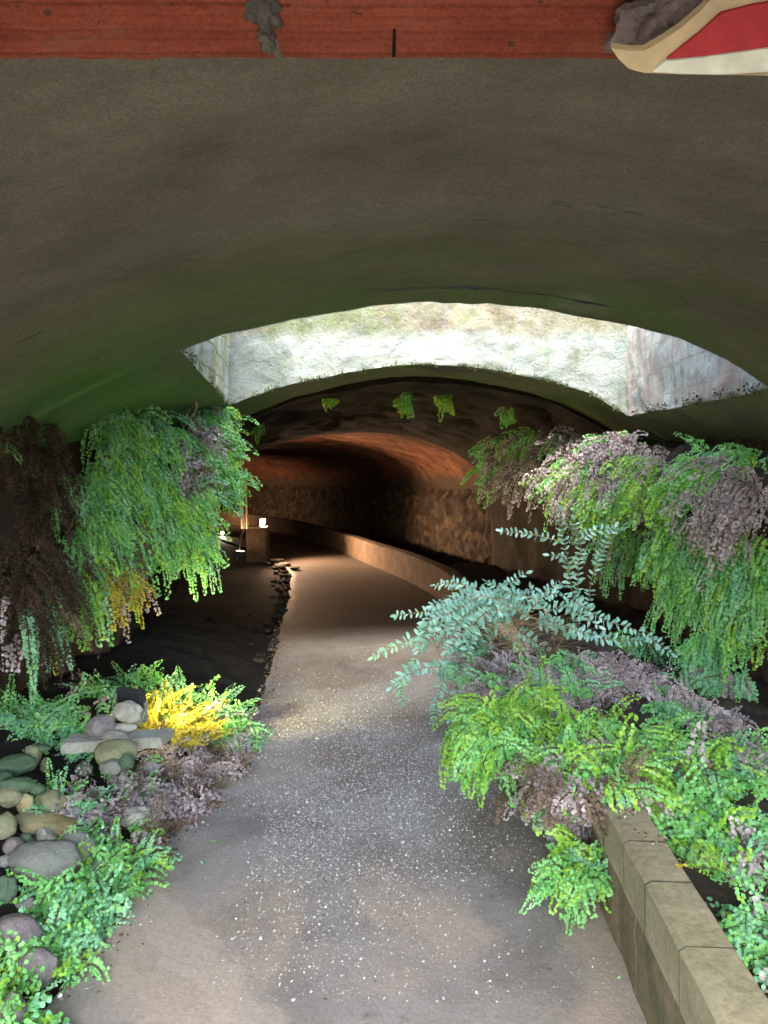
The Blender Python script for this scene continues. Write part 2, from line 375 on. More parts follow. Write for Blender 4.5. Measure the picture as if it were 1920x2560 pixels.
rgm = np.random.default_rng(77); MV = []
for k in range(3200):
    if k < 1900: x = rgm.uniform(hl(HF), hr(HF)); y = HF - .004 - abs(rgm.normal(0, .008)); dz = rgm.normal(0, .012)
    elif k < 2800: y = rgm.uniform(HN, HF); x = hr(y) - .004 - abs(rgm.normal(0, .01)); dz = rgm.normal(0, .018)
    else: y = rgm.uniform(HN, HF); x = hl(y) + .004 + abs(rgm.normal(0, .01)); dz = rgm.normal(0, .012)
    if noise.noise(Vector((x * 5, y * 5, 1))) < -.12: continue
    c0_ = np.array([x, y, vzn(x, y) + .004 + dz]); r_ = rgm.uniform(.003, .008); ax = rgm.normal(0, 1, (2, 3)); ax /= np.linalg.norm(ax, axis=1)[:, None]
    MV.append([c0_ + r_ * ax[0], c0_ + r_ * ax[1], c0_ - r_ * ax[0], c0_ - r_ * ax[1]])
MOSS = m_leaf('rim_moss', (.03, .045, .012), (.07, .09, .025), (.13, .15, .05), .8, .2)
tag(npmesh('rim_moss', np.array(MV).reshape(-1, 3), 4, MOSS), 'ragged dark moss fringe along the lower rim of the light shaft', 'moss', None, 'stuff')

# ------------------------------------------------------------ dark second vault (Y 6.9 .. 12)
end2 = [P(450, 1440, 12), P(462, 1290, 12), P(505, 1215, 12), P(560, 1165, 12), P(630, 1130, 12), P(700, 1108, 12), P(800, 1088, 12), P(930, 1080, 12), P(1040, 1094, 12), P(1130, 1128, 12),
        P(1175, 1160, 12), P(1205, 1190, 12), P(1222, 1250, 12), P(1228, 1330, 12), P(1230, 1450, 12)]
def resample(pts, n):
    L = [0]
    for a, b in zip(pts, pts[1:]): L.append(L[-1] + (b - a).length)
    out = []
    for i in range(n):
        t = L[-1] * i / (n - 1)
        k = max(j for j in range(len(L)) if L[j] <= t + 1e-9); k = min(k, len(pts) - 2)
        s = (t - L[k]) / max(1e-9, L[k + 1] - L[k]); out.append(pts[k].lerp(pts[k + 1], min(1, s)))
    return out
NS = 90
st0 = resample([Vector((-2.35, 6.85, 0))] + [Vector((x, 6.85, vz(x) - .03)) for x in np.linspace(-2.3, 2.7, 40)] + [Vector((2.7, 6.85, 0))], NS)
e2 = resample(end2, NS)
def z2(u, v):
    i = u * (NS - 1); k = int(round(i)); a, b = st0[k], e2[k]
    t = v; s = t * .55 + .45 * t * t
    p = a.lerp(b, s); p.y = a.y + (b.y - a.y) * t
    amp = .10 * min(1, 8 * v * 1.0 + .15) * min(1, (1 - v) * 4 + .15)
    ctr = Vector((-.1, p.y, 1.2)); nrm = (p - ctr).normalized()
    return p + nrm * (amp * fbm(p, 1.6, 5) + amp * .3 * fbm(p, 7, 3))
g = grid(NS, 70, z2); v2, f2 = g
nv = 70
o = len(v2)   # lip at the far end and at the near end
for k in range(NS):
    p = v2[k * nv + nv - 1]; ctr = Vector((-.3, p.y, 1.0)); n = (p - ctr).normalized(); v2.append(p + n * .9)
for k in range(NS):
    p = v2[k * nv]; n = (p - Vector((.2, p.y, 1.0))).normalized(); v2.append(p + n * .35)
for k in range(NS - 1):
    f2.append((k * nv + nv - 1, (k + 1) * nv + nv - 1, o + k + 1, o + k))
    f2.append((k * nv, (k + 1) * nv, o + NS + k + 1, o + NS + k))
dv = meshobj('rock_vault', v2, f2, DARKROCK, smooth=True)
tag(dv, 'dark damp rock vault between the light shaft and the lamp lit brick tunnel', 'vaulted ceiling')

# ------------------------------------------------------------ far brick tunnel curving left
ST3 = [((-3.3, 11.5), (1.85, 12.0)), ((-3.9, 13.6), (1.5, 14.2)), ((-4.9, 16.6), (.55, 18)), ((-6.2, 20), (-1.0, 22.5)), ((-8.8, 23.4), (-3.4, 27.6)), ((-12.5, 26.2), (-7.6, 31.6)), ((-17, 27.5), (-13, 34)), ((-20, 27.7), (-19, 35))]
def lerp2(a, b, t): return (a[0] + (b[0] - a[0]) * t, a[1] + (b[1] - a[1]) * t)
def st3(v):
    s = v * (len(ST3) - 1); k = min(int(s), len(ST3) - 2); t = s - k
    def cr(p0, p1, p2, p3):
        return tuple(.5 * ((2 * p1[i]) + (-p0[i] + p2[i]) * t + (2 * p0[i] - 5 * p1[i] + 4 * p2[i] - p3[i]) * t * t + (-p0[i] + 3 * p1[i] - 3 * p2[i] + p3[i]) * t ** 3) for i in (0, 1))
    q = [ST3[max(0, k - 1)], ST3[k], ST3[k + 1], ST3[min(len(ST3) - 1, k + 2)]]
    return cr(*[x[0] for x in q]), cr(*[x[1] for x in q])
def brickfn(u, v):
    L, Rr = st3(v); th = math.pi * u; k = .5 - .5 * math.cos(th)
    x, y = lerp2(L, Rr, k); z = 1.32 + (2.42 - 1.32) * (math.sin(th) ** .75)
    p = Vector((x, y, z)); n = .05 * fbm(p, 1.3, 4) + .012 * fbm(p, 9, 3)
    return p + Vector((0, 0, n))
tun = empty('brick_tunnel', (-1, 14, 0), 'lamp lit red brick tunnel curving away to the left', 'tunnel')
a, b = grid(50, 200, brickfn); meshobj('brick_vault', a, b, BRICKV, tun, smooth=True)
def rubfn(side):
    def fn(u, v):
        L, Rr = st3(v); q = L if side == 0 else Rr; c0 = lerp2(L, Rr, .5)
        d = Vector((c0[0] - q[0], c0[1] - q[1], 0)).normalized()
        z = 1.42 * (1 - u); p = Vector((q[0], q[1], z))
        bulge = .10 * sstep(1.42, 1.2, z) * (1 if z < 1.36 else .3)
        cell = noise.voronoi(p * 4.2)[0][0]
        r = .10 * fbm(p, 2.2, 5) + .09 * (1 - min(1, cell * 1.6))
        return p + d * (bulge + r)
    return fn
for sd in (0, 1):
    a, b = grid(46, 420, rubfn(sd)); meshobj('rubble_wall', a, b, RUBBLE, tun, smooth=True)

# ------------------------------------------------------------ side walls near
def wallmesh(name, X, side, y0, y1, mat, label, amp=.10):
    def fn(u, v):
        Y = y0 + (y1 - y0) * u; z = -.05 + 2.0 * v
        p = Vector((X, Y, z)); r = amp * fbm(p, 1.5, 5) + .35 * amp * fbm((X, Y * 3, z * .8), 4, 4)
        lean = .0 if z < 1.2 else (z - 1.2) * .35
        return p + Vector((-side * (r + lean), 0, 0))
    a, b = grid(int((y1 - y0) * 22), 60, fn)
    o = meshobj(name, a, b, mat, smooth=True); return tag(o, label, 'rock wall')
wallmesh('rock_wall', -2.12, -1, YB, 7.0, WALLROCK, 'dark earthy rock wall hung with roots behind the stone bed')
wallmesh('rock_wall', 2.52, 1, YB, 7.0, WALLROCK, 'dark rock wall behind the planted bed on the right')

# ------------------------------------------------------------ hill body that closes the tunnel from the sky
def hillmesh():
    v = []; f = []
    X0, X1, Y0, Y1, Z = -26, 14, YB, 42, 4.40
    def q(*p):
        o = len(v); v.extend([Vector(x) for x in p]); f.append(tuple(range(o, o + len(p))))
    hx0, hx1 = hl(HF) - .1, hr(HN) + .1; hy0, hy1 = HN - .12, HF + .12
    q((X0, Y0, Z), (hx0, Y0, Z), (hx0, Y1, Z), (X0, Y1, Z)); q((hx1, Y0, Z), (X1, Y0, Z), (X1, Y1, Z), (hx1, Y1, Z))
    q((hx0, Y0, Z), (hx1, Y0, Z), (hx1, hy0, Z), (hx0, hy0, Z)); q((hx0, hy1, Z), (hx1, hy1, Z), (hx1, Y1, Z), (hx0, Y1, Z))
    q((X0, Y1, -.3), (X1, Y1, -.3), (X1, Y1, Z), (X0, Y1, Z)); q((X0, Y0, -.3), (X0, Y1, -.3), (X0, Y1, Z), (X0, Y0, Z)); q((X1, Y0, -.3), (X1, Y1, -.3), (X1, Y1, Z), (X1, Y0, Z))
    q((X0, Y0, -.3), (-2.15, Y0, -.3), (-2.15, Y0, Z), (X0, Y0, Z)); q((2.55, Y0, -.3), (X1, Y0, -.3), (X1, Y0, Z), (2.55, Y0, Z))
    q((-2.15, Y0, 2.3), (2.55, Y0, 2.3), (2.55, Y0, Z), (-2.15, Y0, Z))
    return v, f
a, b = hillmesh(); tag(meshobj('hill', a, b, SOIL), kind='structure')

# ------------------------------------------------------------ ground, beds and path
pathL = [(YB - 3, -1.0), (0, -1.02), (2.27, -1.04), (3.36, -1.0), (4.6, -.86), (6.2, -.93), (7.8, -1.09), (10.5, -1.3), (13.5, -1.62), (15.5, -2.35), (18, -3.1), (22.5, -5.0), (29, -8.5), (33, -12)]
wallP = [(-6, .16), (.5, .60), (1.62, .67), (2.46, .725), (4, .80), (6, .86), (8, .86), (10.3, .70), (12.3, .30), (14.1, -.22), (18.2, -1.3), (22.9, -2.9), (29, -6.2), (32.5, -9.5)]
def wX(Y):
    return sum(interp(Y + k, wallP) for k in (-.6, -.3, 0, .3, .6)) / 5 + .06
def pL(Y): return sum(interp(Y + k, pathL) for k in (-.4, 0, .4)) / 3
def gfn(u, v):
    return Vector((-60 + 120 * u, -60 + 120 * v, -.06))
a, b = grid(12, 12, gfn); tag(meshobj('ground', a, b, SOIL), kind='structure')
def pfn(u, v):
    Y = YB - 3 + (32 + 3 - YB) * v; x0 = pL(Y) - .0; x1 = wX(Y) + .05
    e = .035 * fbm((Y, 0, 0), 3, 4) * (1 - u) if u < .05 else 0
    X = x0 + (x1 - x0) * u + e
    z = .004 + .008 * fbm((X, Y, 0), .9, 3) - (.02 if u < .01 else 0)
    return Vector((X, Y, z))
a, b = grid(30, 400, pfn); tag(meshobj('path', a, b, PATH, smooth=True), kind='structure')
def bedLz(X, Y):
    d = max(0, pL(Y) - X)
    return -.03 + .30 * sstep(0, 1.1, d) * sstep(11, 7, Y) + .06 * fbm((X, Y, 0), 3, 4) * min(1, d * 4) * sstep(9, 6, Y) + .05 * sstep(0.0, .2, d)
def blf(u, v):
    Y = YB + (12 - YB) * v; X = -2.7 + (pL(Y) + .06 + 2.7) * u; return Vector((X, Y, bedLz(X, Y)))
a, b = grid(60, 260, blf); tag(meshobj('soil_bed', a, b, SOIL, smooth=True), kind='structure')
def bedRz(X, Y):
    w_ = wX(Y); base = .26 * sstep(w_ + .02, w_ + .12, X) 
    m = .30 * math.exp(-((X - 1.25) / .5) ** 2 - ((Y - 5.2) / 1.3) ** 2) + .12 * math.exp(-((X - 1.4) / .5) ** 2 - ((Y - 3.6) / .9) ** 2)
    return base + m + .05 * fbm((X, Y, 5), 3, 4)
def brf(u, v):
    Y = YB + (12.2 - YB) * v; x0 = wX(Y) + .03; X = x0 + (2.9 - x0) * u; return Vector((X, Y, bedRz(X, Y)))
a, b = grid(60, 260, brf); tag(meshobj('planting_bed', a, b, SOILR, smooth=True), kind='structure')

# ------------------------------------------------------------ retaining wall: face, coping stones
rw = empty('retaining_wall', (.6, 3, 0), 'low stone retaining wall with block coping along the path', 'low wall')
WH = .43
def sweep(name, Y0, Y1, n, sec, mat, noisea=.004, **k):
    vs, fs = [], []; m = len(sec)
    for i in range(n):
        Y = Y0 + (Y1 - Y0) * i / (n - 1); x = wX(Y); dx = (wX(Y + .1) - wX(Y - .1)) / .2
        nx = 1 / math.sqrt(1 + dx * dx); ny = -dx * nx
        for (o_, z) in sec:
            p = Vector((x + nx * o_, Y + ny * o_, z)); p += Vector((noisea * fbm(p, 5, 3), 0, noisea * fbm(p + Vector((9, 0, 0)), 4, 3))); vs.append(p)
    for i in range(n - 1):
        for j in range(m): fs.append((i * m + j, (i + 1) * m + j, (i + 1) * m + (j + 1) % m, i * m + (j + 1) % m))
    fs.append(tuple(range(m))); fs.append(tuple((n - 1) * m + j for j in reversed(range(m))))
    return meshobj(name, vs, fs, mat, rw, **k)
for i, (y0, n) in enumerate([(-2.0 + .62 * q, 12) for q in range(16)]):
    sweep('wall_block', y0, y0 + .612, n, [(.006, -.04), (.006, .10), (.0, .20), (.006, .262), (.13, .262), (.13, -.04)], WALLF, .01)
FARW = m_rock('reddish_far_wall', (.05, .034, .024), (.10, .068, .046), (.15, .105, .072), 0, sc=4)
sweep('far_wall_face', 8.0, 32, 240, [(0, -.04), (0, .2), (0, .262), (.13, .262), (.13, -.04)], FARW, .01)
sweep('far_coping', 8.0, 32, 240, [(-.012, .266), (-.016, .42), (0, WH), (.15, WH), (.16, .42), (.15, .266)], FARW, .008)
js = [-2.0]
DARKJ = m_rock('old_joint_mortar', (.05, .045, .03), (.09, .08, .055), (.13, .12, .08), .3, (.05, .06, .03), 9)
sweep('mortar_core', -2.0, 8.0, 160, [(.003, .27), (.003, WH - .018), (.012, WH - .008), (.124, WH - .008), (.132, .27)], DARKJ, .002)
yj = [G(1518 + .48 * (yy - 2102), yy, WH).y for yy in (2366, 2202, 2102)]   # joints read off the photograph
yj = sorted(yj); sp = .31
js = [yj[0] - sp * k for k in range(12, 0, -1)] + yj
while js[-1] < 7.8: js.append(js[-1] + sp * random.uniform(.85, 1.1))
for k, (a0, a1) in enumerate(zip(js, js[1:])):
    g_ = .004; bv = .012; jx = random.uniform(-.002, .002); hz = WH + random.uniform(-.002, .002)
    o_ = sweep('coping_stone', a0 + g_, min(a1, 8.0) - g_, 8, [(-.004 + jx, .268), (-.006 + jx, hz - .012), (.010 + jx, hz), (.128 + jx, hz), (.138 + jx, hz - .014), (.136 + jx, .268)], [BLOCK, DARKJ], .003)
    pm = o_.data.polygons; pm[len(pm) - 1].material_index = 1; pm[len(pm) - 2].material_index = 1

# ------------------------------------------------------------ brick lintel over the camera
def m_terra():
    t = MT('terracotta_lintel', .8, .25)
    c_ = t.ramp(t.noise(3, 8, .7), [(.25, (.12, .026, .012)), (.5, (.25, .058, .028)), (.8, (.32, .095, .05))])
    gr = t.noise(75, 2, .5, (.003, 1, .05)); c_ = t.mix(.5, c_, t.ramp(gr, [(.36, (.6, .55, .55)), (.52, (1.1, 1.1, 1.1))]), 'MULTIPLY'); c_ = t.mix(.7, c_, t.ramp(t.noise(160, 3, .7), [(.3, (.6, .6, .6)), (.7, (1.35, 1.35, 1.35))]), 'MULTIPLY'); c_ = t.mix(t.ramp(t.noise(38, 3, .6), [(.66, 0.), (.70, .8)]), c_, (.05, .03, .02))
    sp_ = t.ramp(t.noise(9, 6, .8, (.6, 1, 1)), [(.63, 0.), (.72, 1.)]); c_ = t.mix(t.math('MULTIPLY', sp_, .6), c_, (.10, .06, .03))
    c_ = t.mix(t.math('MULTIPLY', t.ramp(t.noise(6, 8, .75), [(.55, 0.), (.7, 1.)]), .5), c_, (.20, .13, .085)); t.color(c_); t.bump(gr, .5, .008); return t.m
TERRA = m_terra(); MORTAR = m_rock('old_mortar', (.10, .09, .07), (.19, .17, .14), (.30, .27, .24), 0, sc=14)
LZ = 2.28
yl = G(600, 148, LZ).y if False else (lambda d: d.y * ((LZ - EYE) / d.z))(ray(600, 148))
lint = empty('brick_lintel', (0, yl, LZ), 'red terracotta brick lintel spanning overhead across the entrance', 'lintel')
def slab(name, x0, x1, y0, y1, z0, z1, mat, parent, nx=60, ny=16, rough=.003):
    vs, fs = [], []
    def fn(u, v):
        X = x0 + (x1 - x0) * u; Yy = y0 + (y1 - y0) * v
        z = z0 + .0035 * math.sin(Yy * 2 * math.pi / .0155) + rough * fbm((X, Yy, 1), 12, 4)
        if v == 1: Yy += .006 * fbm((X, 0, 3), 14, 4); z += .004
        if u in (0, 1): X += .005 * fbm((0, Yy, 8), 30, 3)
        return Vector((X, Yy, z))
    a, b = grid(nx, ny, fn); n = len(a)
    cs = [0, ny - 1, (nx - 1) * ny + ny - 1, (nx - 1) * ny]
    a += [Vector((a[i].x, a[i].y, z1)) for i in cs]
    b.append((n, n + 1, n + 2, n + 3))
    e1 = list(range(0, ny)); b.append(tuple(e1 + [n + 1, n]))
    e2_ = [i * ny + ny - 1 for i in range(nx)]; b.append(tuple(e2_ + [n + 2, n + 1]))
    e3 = [(nx - 1) * ny + j for j in reversed(range(ny))]; b.append(tuple(e3 + [n + 3, n + 2]))
    e4 = [i * ny for i in reversed(range(nx))]; b.append(tuple(e4 + [n, n + 3]))
    return meshobj(name, a, b, mat, parent)
xj = P(682, 90, 1.2).x
bx = [(xj - .012 - .56 * k, ) for k in range(5)]
for k in range(4): slab('terracotta_block', xj - .010 - .56 * (k + 1) + (.008 if k else 0), xj - .010 - .56 * k, yl - .24, yl, LZ, LZ + .12, TERRA, lint, 60, 60)
for k in range(5): slab('terracotta_block', xj + .004 + .56 * k, xj + .004 + .56 * (k + 1) - .008, yl - .24, yl - (.006 if k == 0 else 0), LZ - .002, LZ + .12, TERRA, lint, 60, 60)
slab('rear_slab', -2.3, 2.7, YB, yl - .245, LZ + .006, LZ + .15, MORTAR, lint, 60, 30)
slab('mortar_bed', -2.3, 2.7, yl - .2, yl - .01, LZ + .05, LZ + .16, MORTAR, lint, 20, 6)
# upstand between lintel and vault
slab('upstand', -2.4, 2.8, yl - .22, yl - .03, LZ + .125, 2.75, MORTAR, lint, 10, 4)
def blob(name, c_, r, mat, parent=None, sub=3, amp=.3, fs_=1.5, seed=0, rot=0, tilt=0, smooth=True, angular=0, flatb=0):
    bm = bmesh.new(); bmesh.ops.create_icosphere(bm, subdivisions=sub, radius=1)
    off = Vector((seed * 3.7, seed * 1.3, seed * 7.1))
    M_ = Matrix.Rotation(rot, 3, 'Z') @ Matrix.Rotation(tilt, 3, 'Y')
    for v in bm.verts:
        d = v.co.normalized(); k = 1 + amp * noise.noise(d * fs_ + off) + amp * .3 * noise.noise(d * fs_ * 3 + off) + .012 * noise.noise(d * 14 + off) + .03 * min(0, noise.noise(d * 6 + off * 2) + .25)
        q = d * k
        if angular:
            for a_ in range(5):
                rs = Vector((math.sin(seed + a_ * 2.1), math.cos(seed * 1.7 + a_ * 1.3), math.sin(a_ * 3.3 + seed * .6))).normalized()
                s_ = q.dot(rs)
                if s_ > angular: q -= rs * (s_ - angular)
        v.co = Vector(c_) + M_ @ Vector((q.x * r[0], q.y * r[1], q.z * r[2]))
    return bmobj(name, bm, mat, parent, smooth)
blob('mortar', P(655, 40, 1.13) + Vector((0, 0, .02)), (.022, .05, .020), MORTAR, lint, 4, .8, 3, 3)
blob('mortar', P(668, 115, 1.22) + Vector((0, 0, .012)), (.012, .03, .014), MORTAR, lint, 4, .8, 3, 5)

bm = bmesh.new(); q0 = P(985, 48, yl - .04); q0.z = LZ + .002
g_ = bmesh.ops.create_cube(bm, size=1)
for v in g_['verts']: v.co = Vector((q0.x + v.co.x * (.004 + .002 * (v.co.y > 0)), yl - .055 + v.co.y * .075, LZ - .001 + v.co.z * .010))
bmobj('slot_shade', bm, SOIL, lint)  # solid dark sliver standing in for the shade inside a notch
# mortar lump and hazard striped bar under the lintel
lump = empty('cement_lump', P(1640, 60, 1.14), 'rough grey lump of cement squeezed out over the striped board', 'cement')
blob('lump_body', P(1612, 78, 1.13) + Vector((0, 0, .01)), (.034, .045, .026), m_rock('pinkish_cement', (.20, .16, .14), (.30, .25, .23), (.42, .37, .34), 0, sc=18), lump, 5, .7, 1.8, 4, .5)
blob('lump_body', P(1690, 12, 1.11) + Vector((0, 0, .01)), (.045, .05, .03), bpy.data.materials['pinkish_cement'], lump, 5, .7, 1.8, 9, .5)
board = empty('warning_board', P(1700, 150, 1.12), 'red and white striped warning board hanging at the upper right corner', 'warning board')
def cloth_mat(name, col):
    t = MT(name, .7, .3); c_ = t.mix(.6, col, t.ramp(t.noise(26, 5, .6, (1, .4, 1)), [(.3, .7), (.7, 1.15)]), 'MULTIPLY')
    wv = t.noise(40, 3, .5, (1, .3, 2)); t.color(c_); t.bump(wv, .35, .01); return t.m
def plate(name, pts, Yd, th, mat, slope=.0):
    vv = [P(x, y, Yd - .06 * (186 - y) / 276) for x, y, dY in pts]; n = len(vv); up = Vector((0, .45, 1)).normalized() * th
    bm = bmesh.new(); lo = [bm.verts.new(v) for v in vv]; hi = [bm.verts.new(v + up) for v in vv]
    bm.faces.new(lo); bm.faces.new(hi[::-1])
    for i in range(n): bm.faces.new((lo[i], lo[(i + 1) % n], hi[(i + 1) % n], hi[i]))
    bmesh.ops.recalc_face_normals(bm, faces=bm.faces)
    return bmobj(name, bm, mat, board)
CREAM = cloth_mat('cream_paint', (.50, .40, .24)); RED = cloth_mat('red_paint', (.36, .03, .035)); WHT = cloth_mat('white_paint', (.62, .66, .56))
plate('panel', [(1528, 120, 0), (1545, 146, 0), (1572, 172, .0), (1610, 182, .0), (1700, 186, 0), (1990, 190, 0), (2100, 190, 0), (2100, -90, -.06), (1960, -90, -.06), (1805, -30, -.06), (1750, 28, -.04), (1700, 72, -.02), (1655, 102, -.01), (1610, 128, 0), (1570, 128, 0)], 1.10, .012, CREAM)
plate('red_stripe', [(1668, 148, 0), (1704, 118, -.01), (1752, 80, -.02), (1802, 34, -.03), (1880, 14, -.03), (2090, -20, -.04), (2090, 100, -.0), (1920, 118, 0), (1760, 140, 0)], 1.095, .004, RED)
plate('white_stripe', [(1632, 180, 0), (1664, 154, 0), (1760, 144, 0), (1920, 122, 0), (2090, 104, 0), (2090, 168, 0), (1920, 180, 0), (1800, 186, 0), (1700, 184, 0)], 1.094, .004, WHT)

# ------------------------------------------------------------ ferns
def unit(a): return a / np.maximum(1e-9, np.linalg.norm(a, axis=-1, keepdims=True))
FAN = np.array([[0, 0], [.42, .28], [.55, .72], [.22, 1.0], [-.22, 1.0], [-.55, .72], [-.42, .28]])[[0, 1, 2, 3, 4, 5, 6]]
def frond(root, d0, L, droop, face, ls, width, rng, jit=.55, ntier=None):
    """returns leaflets (k,7,3) and rachis points"""
    n = 12; pts = [np.array(root)]; d = np.array(d0, float); d /= np.linalg.norm(d)
    dn = np.array([0, 0, -1.0]); cur = d.copy(); tans = []
    for i in range(n):
        cur = cur + dn * droop / n * 2.2 + rng.normal(0, .05, 3); cur /= np.linalg.norm(cur); tans.append(cur.copy())
        pts.append(pts[-1] + cur * L / n)
    pts = np.array(pts); tans = np.array(tans + [tans[-1]])
    m = ntier or max(5, int(L / (ls * 1.05)))
    tt = np.linspace(.12, 1, m); C, T, O = [], [], []
    idx = tt * n; i0 = np.minimum(idx.astype(int), n - 1); fr = (idx - i0)[:, None]
    base = pts[i0] * (1 - fr) + pts[i0 + 1] * fr; tg = tans[i0]
    nf = np.array(face, float); nf = nf / np.linalg.norm(nf)
    side = unit(np.cross(tg, nf))
    for j in range(m):
        w_ = width * (math.sin(min(1, (1 - tt[j]) * 1.15 + .12) * math.pi * .5)) * rng.uniform(.7, 1.15)
        k = max(1, int(w_ / (ls * .95) + rng.uniform(-.3, .6)))
        for s in (-1, 1):
            dr = side[j] * s * .85 + tg[j] * .5
            for q in range(k):
                dd = (q + .6) / k * w_
                C.append(base[j] + dr * dd + np.array([0, 0, -.3 * dd * droop])); T.append(dr + rng.normal(0, jit * .75, 3)); C[-1] = C[-1] + rng.normal(0, ls * .16, 3)
    C.append(pts[-1]); T.append(tg[-1])
    C = np.array(C); T = unit(np.array(T) + np.array([0, 0, -.35 * droop]))
    N = unit(nf + rng.normal(0, jit, (len(C), 3))); Sd = unit(np.cross(T, N))
    sz = ls * rng.uniform(.75, 1.3, (len(C), 1))
    V = C[:, None, :] + Sd[:, None, :] * (FAN[None, :, 0:1] * sz[:, None, :]) + T[:, None, :] * (FAN[None, :, 1:2] * sz[:, None, :])
    # slight cupping of each leaflet
    V[:, 3:5, :] -= (unit(np.cross(Sd, T)) * sz * .15)[:, None, :]
    return V, pts
def tube3(pts, r):
    out = []; a0 = None
    t = unit(np.diff(pts, axis=0)); t = np.vstack([t, t[-1:]])
    ref = np.array([.3, .5, .8]); u_ = unit(np.cross(t, ref)); v_ = np.cross(t, u_)
    rings = [pts + (u_ * math.cos(a) + v_ * math.sin(a)) * (r * np.linspace(1, .4, len(pts)))[:, None] for a in (0, 2.094, 4.189)]
    for a in range(3):
        A, B = rings[a], rings[(a + 1) % 3]
        out.append(np.stack([A[:-1], A[1:], B[1:], B[:-1]], axis=1))
    return np.concatenate(out)
def clump(name, label, cat, group, roots, L, droop, ls, width, mats, dirf, face=(0, -1, .25), seed=0, stem=True, hang=False):
    """roots: list of (x,y,z); mats: weights for FERNM"""
    rng = np.random.default_rng(1000 + seed); LV, MI, SV = [], [], []; ls = ls * .72
    if hang: ls *= .9; L = L * 1.25; width = width * .72
    else: L = L * 1.25; ls = ls * .86; width = width * .85
    w_ = np.array(mats, float); w_ /= w_.sum()
    for i, r0 in enumerate(roots):
        d = dirf(r0, rng); 
        # neighbouring fronds share their colour
        h = noise.noise(Vector(r0) * 5.5 + Vector((seed, 0, 0))) * .9 + .5 + rng.normal(0, .2)
        h = .5 + .5 * math.erf((h - .5) / .42)
        k = int(np.searchsorted(np.cumsum(w_), min(.999, max(0, h))))
        f_ = face(r0) if callable(face) else face
        V, pts = frond(r0, d, L * rng.uniform(.5, 1.3), droop * rng.uniform(.6, 1.25), np.array(f_) + rng.normal(0, .22, 3), ls * rng.uniform(.75, 1.35), width * rng.uniform(.7, 1.15), rng, .55 if hang else .36)
        if k in (3, 4, 6): V = V[rng.random(len(V)) > .15]
        kk = np.full(len(V), k)
        if k < 3: sw = rng.random(len(V)) < .10; kk[sw] = rng.integers(0, 3, sw.sum())
        LV.append(V); MI.append(kk); SV.append(tube3(pts, .0016))
    roots = np.array(roots); base = roots.mean(0); base[2] = roots[:, 2].min()
    e = empty(name, Vector(base), label, cat, group)
    npmesh('fronds', np.concatenate(LV).reshape(-1, 3), 7, FERNM, e, np.concatenate(MI))
    if stem: npmesh('stems', np.concatenate(SV).reshape(-1, 3), 4, STEM, e)
    return e
# weights order: green, lime, bluish, dead mauve, dead brown, yellow
def lerp3(a, b, t): return tuple(a[i] + (b[i] - a[i]) * t for i in range(3))

# root mats (ledges) that carry the hanging ferns
def ledge(label, line, zt, zb, xb, seed):
    def fn(u, v):
        # v: 0 top-back, around the front, 1 bottom-back
        E = Vector(lerp3(line[0], line[1], u) if len(line) == 2 else 0)
        t0 = zt[0] + (zt[1] - zt[0]) * u; b0 = zb[0] + (zb[1] - zb[0]) * u
        th = v * math.pi; z = (t0 + b0) / 2 + (t0 - b0) / 2 * math.cos(th)
        k = math.sin(th) ** .6; x = xb + (E.x - xb) * k
        tap = sstep(0, .07, u) * sstep(1, .93, u); x = xb + (x - xb) * (.55 + .45 * tap)
        p = Vector((x, E.y, z)); r = .09 * fbm(p + Vector((seed, 0, 0)), 3, 5)
        return p + Vector((-r if xb > 0 else r, r, r * .6))
    a, b = grid(90, 50, fn); n = len(a)
    b.append(tuple(range(50))); b.append(tuple(range(89 * 50, 90 * 50)))
    o = meshobj('root_ledge', a, b, TUFA, smooth=True); tag(o, label, 'root ledge')
ledge('dark matted ledge of roots carrying the bright green hanging ferns on the left', [(-1.95, 3.9, 0), (-1.36, 6.4, 0)], (1.92, 2.2), (.95, 1.35), -2.4, 3)
ledge('dark matted ledge of roots carrying the long mauve and green fern fringe on the right', [(2.22, 3.3, 0), (1.16, 8.0, 0)], (1.72, 2.0), (1.15, 1.45), 2.7, 8)

def rnd(n, f, seed):
    rg = np.random.default_rng(seed); return [f(rg) for _ in range(n)]
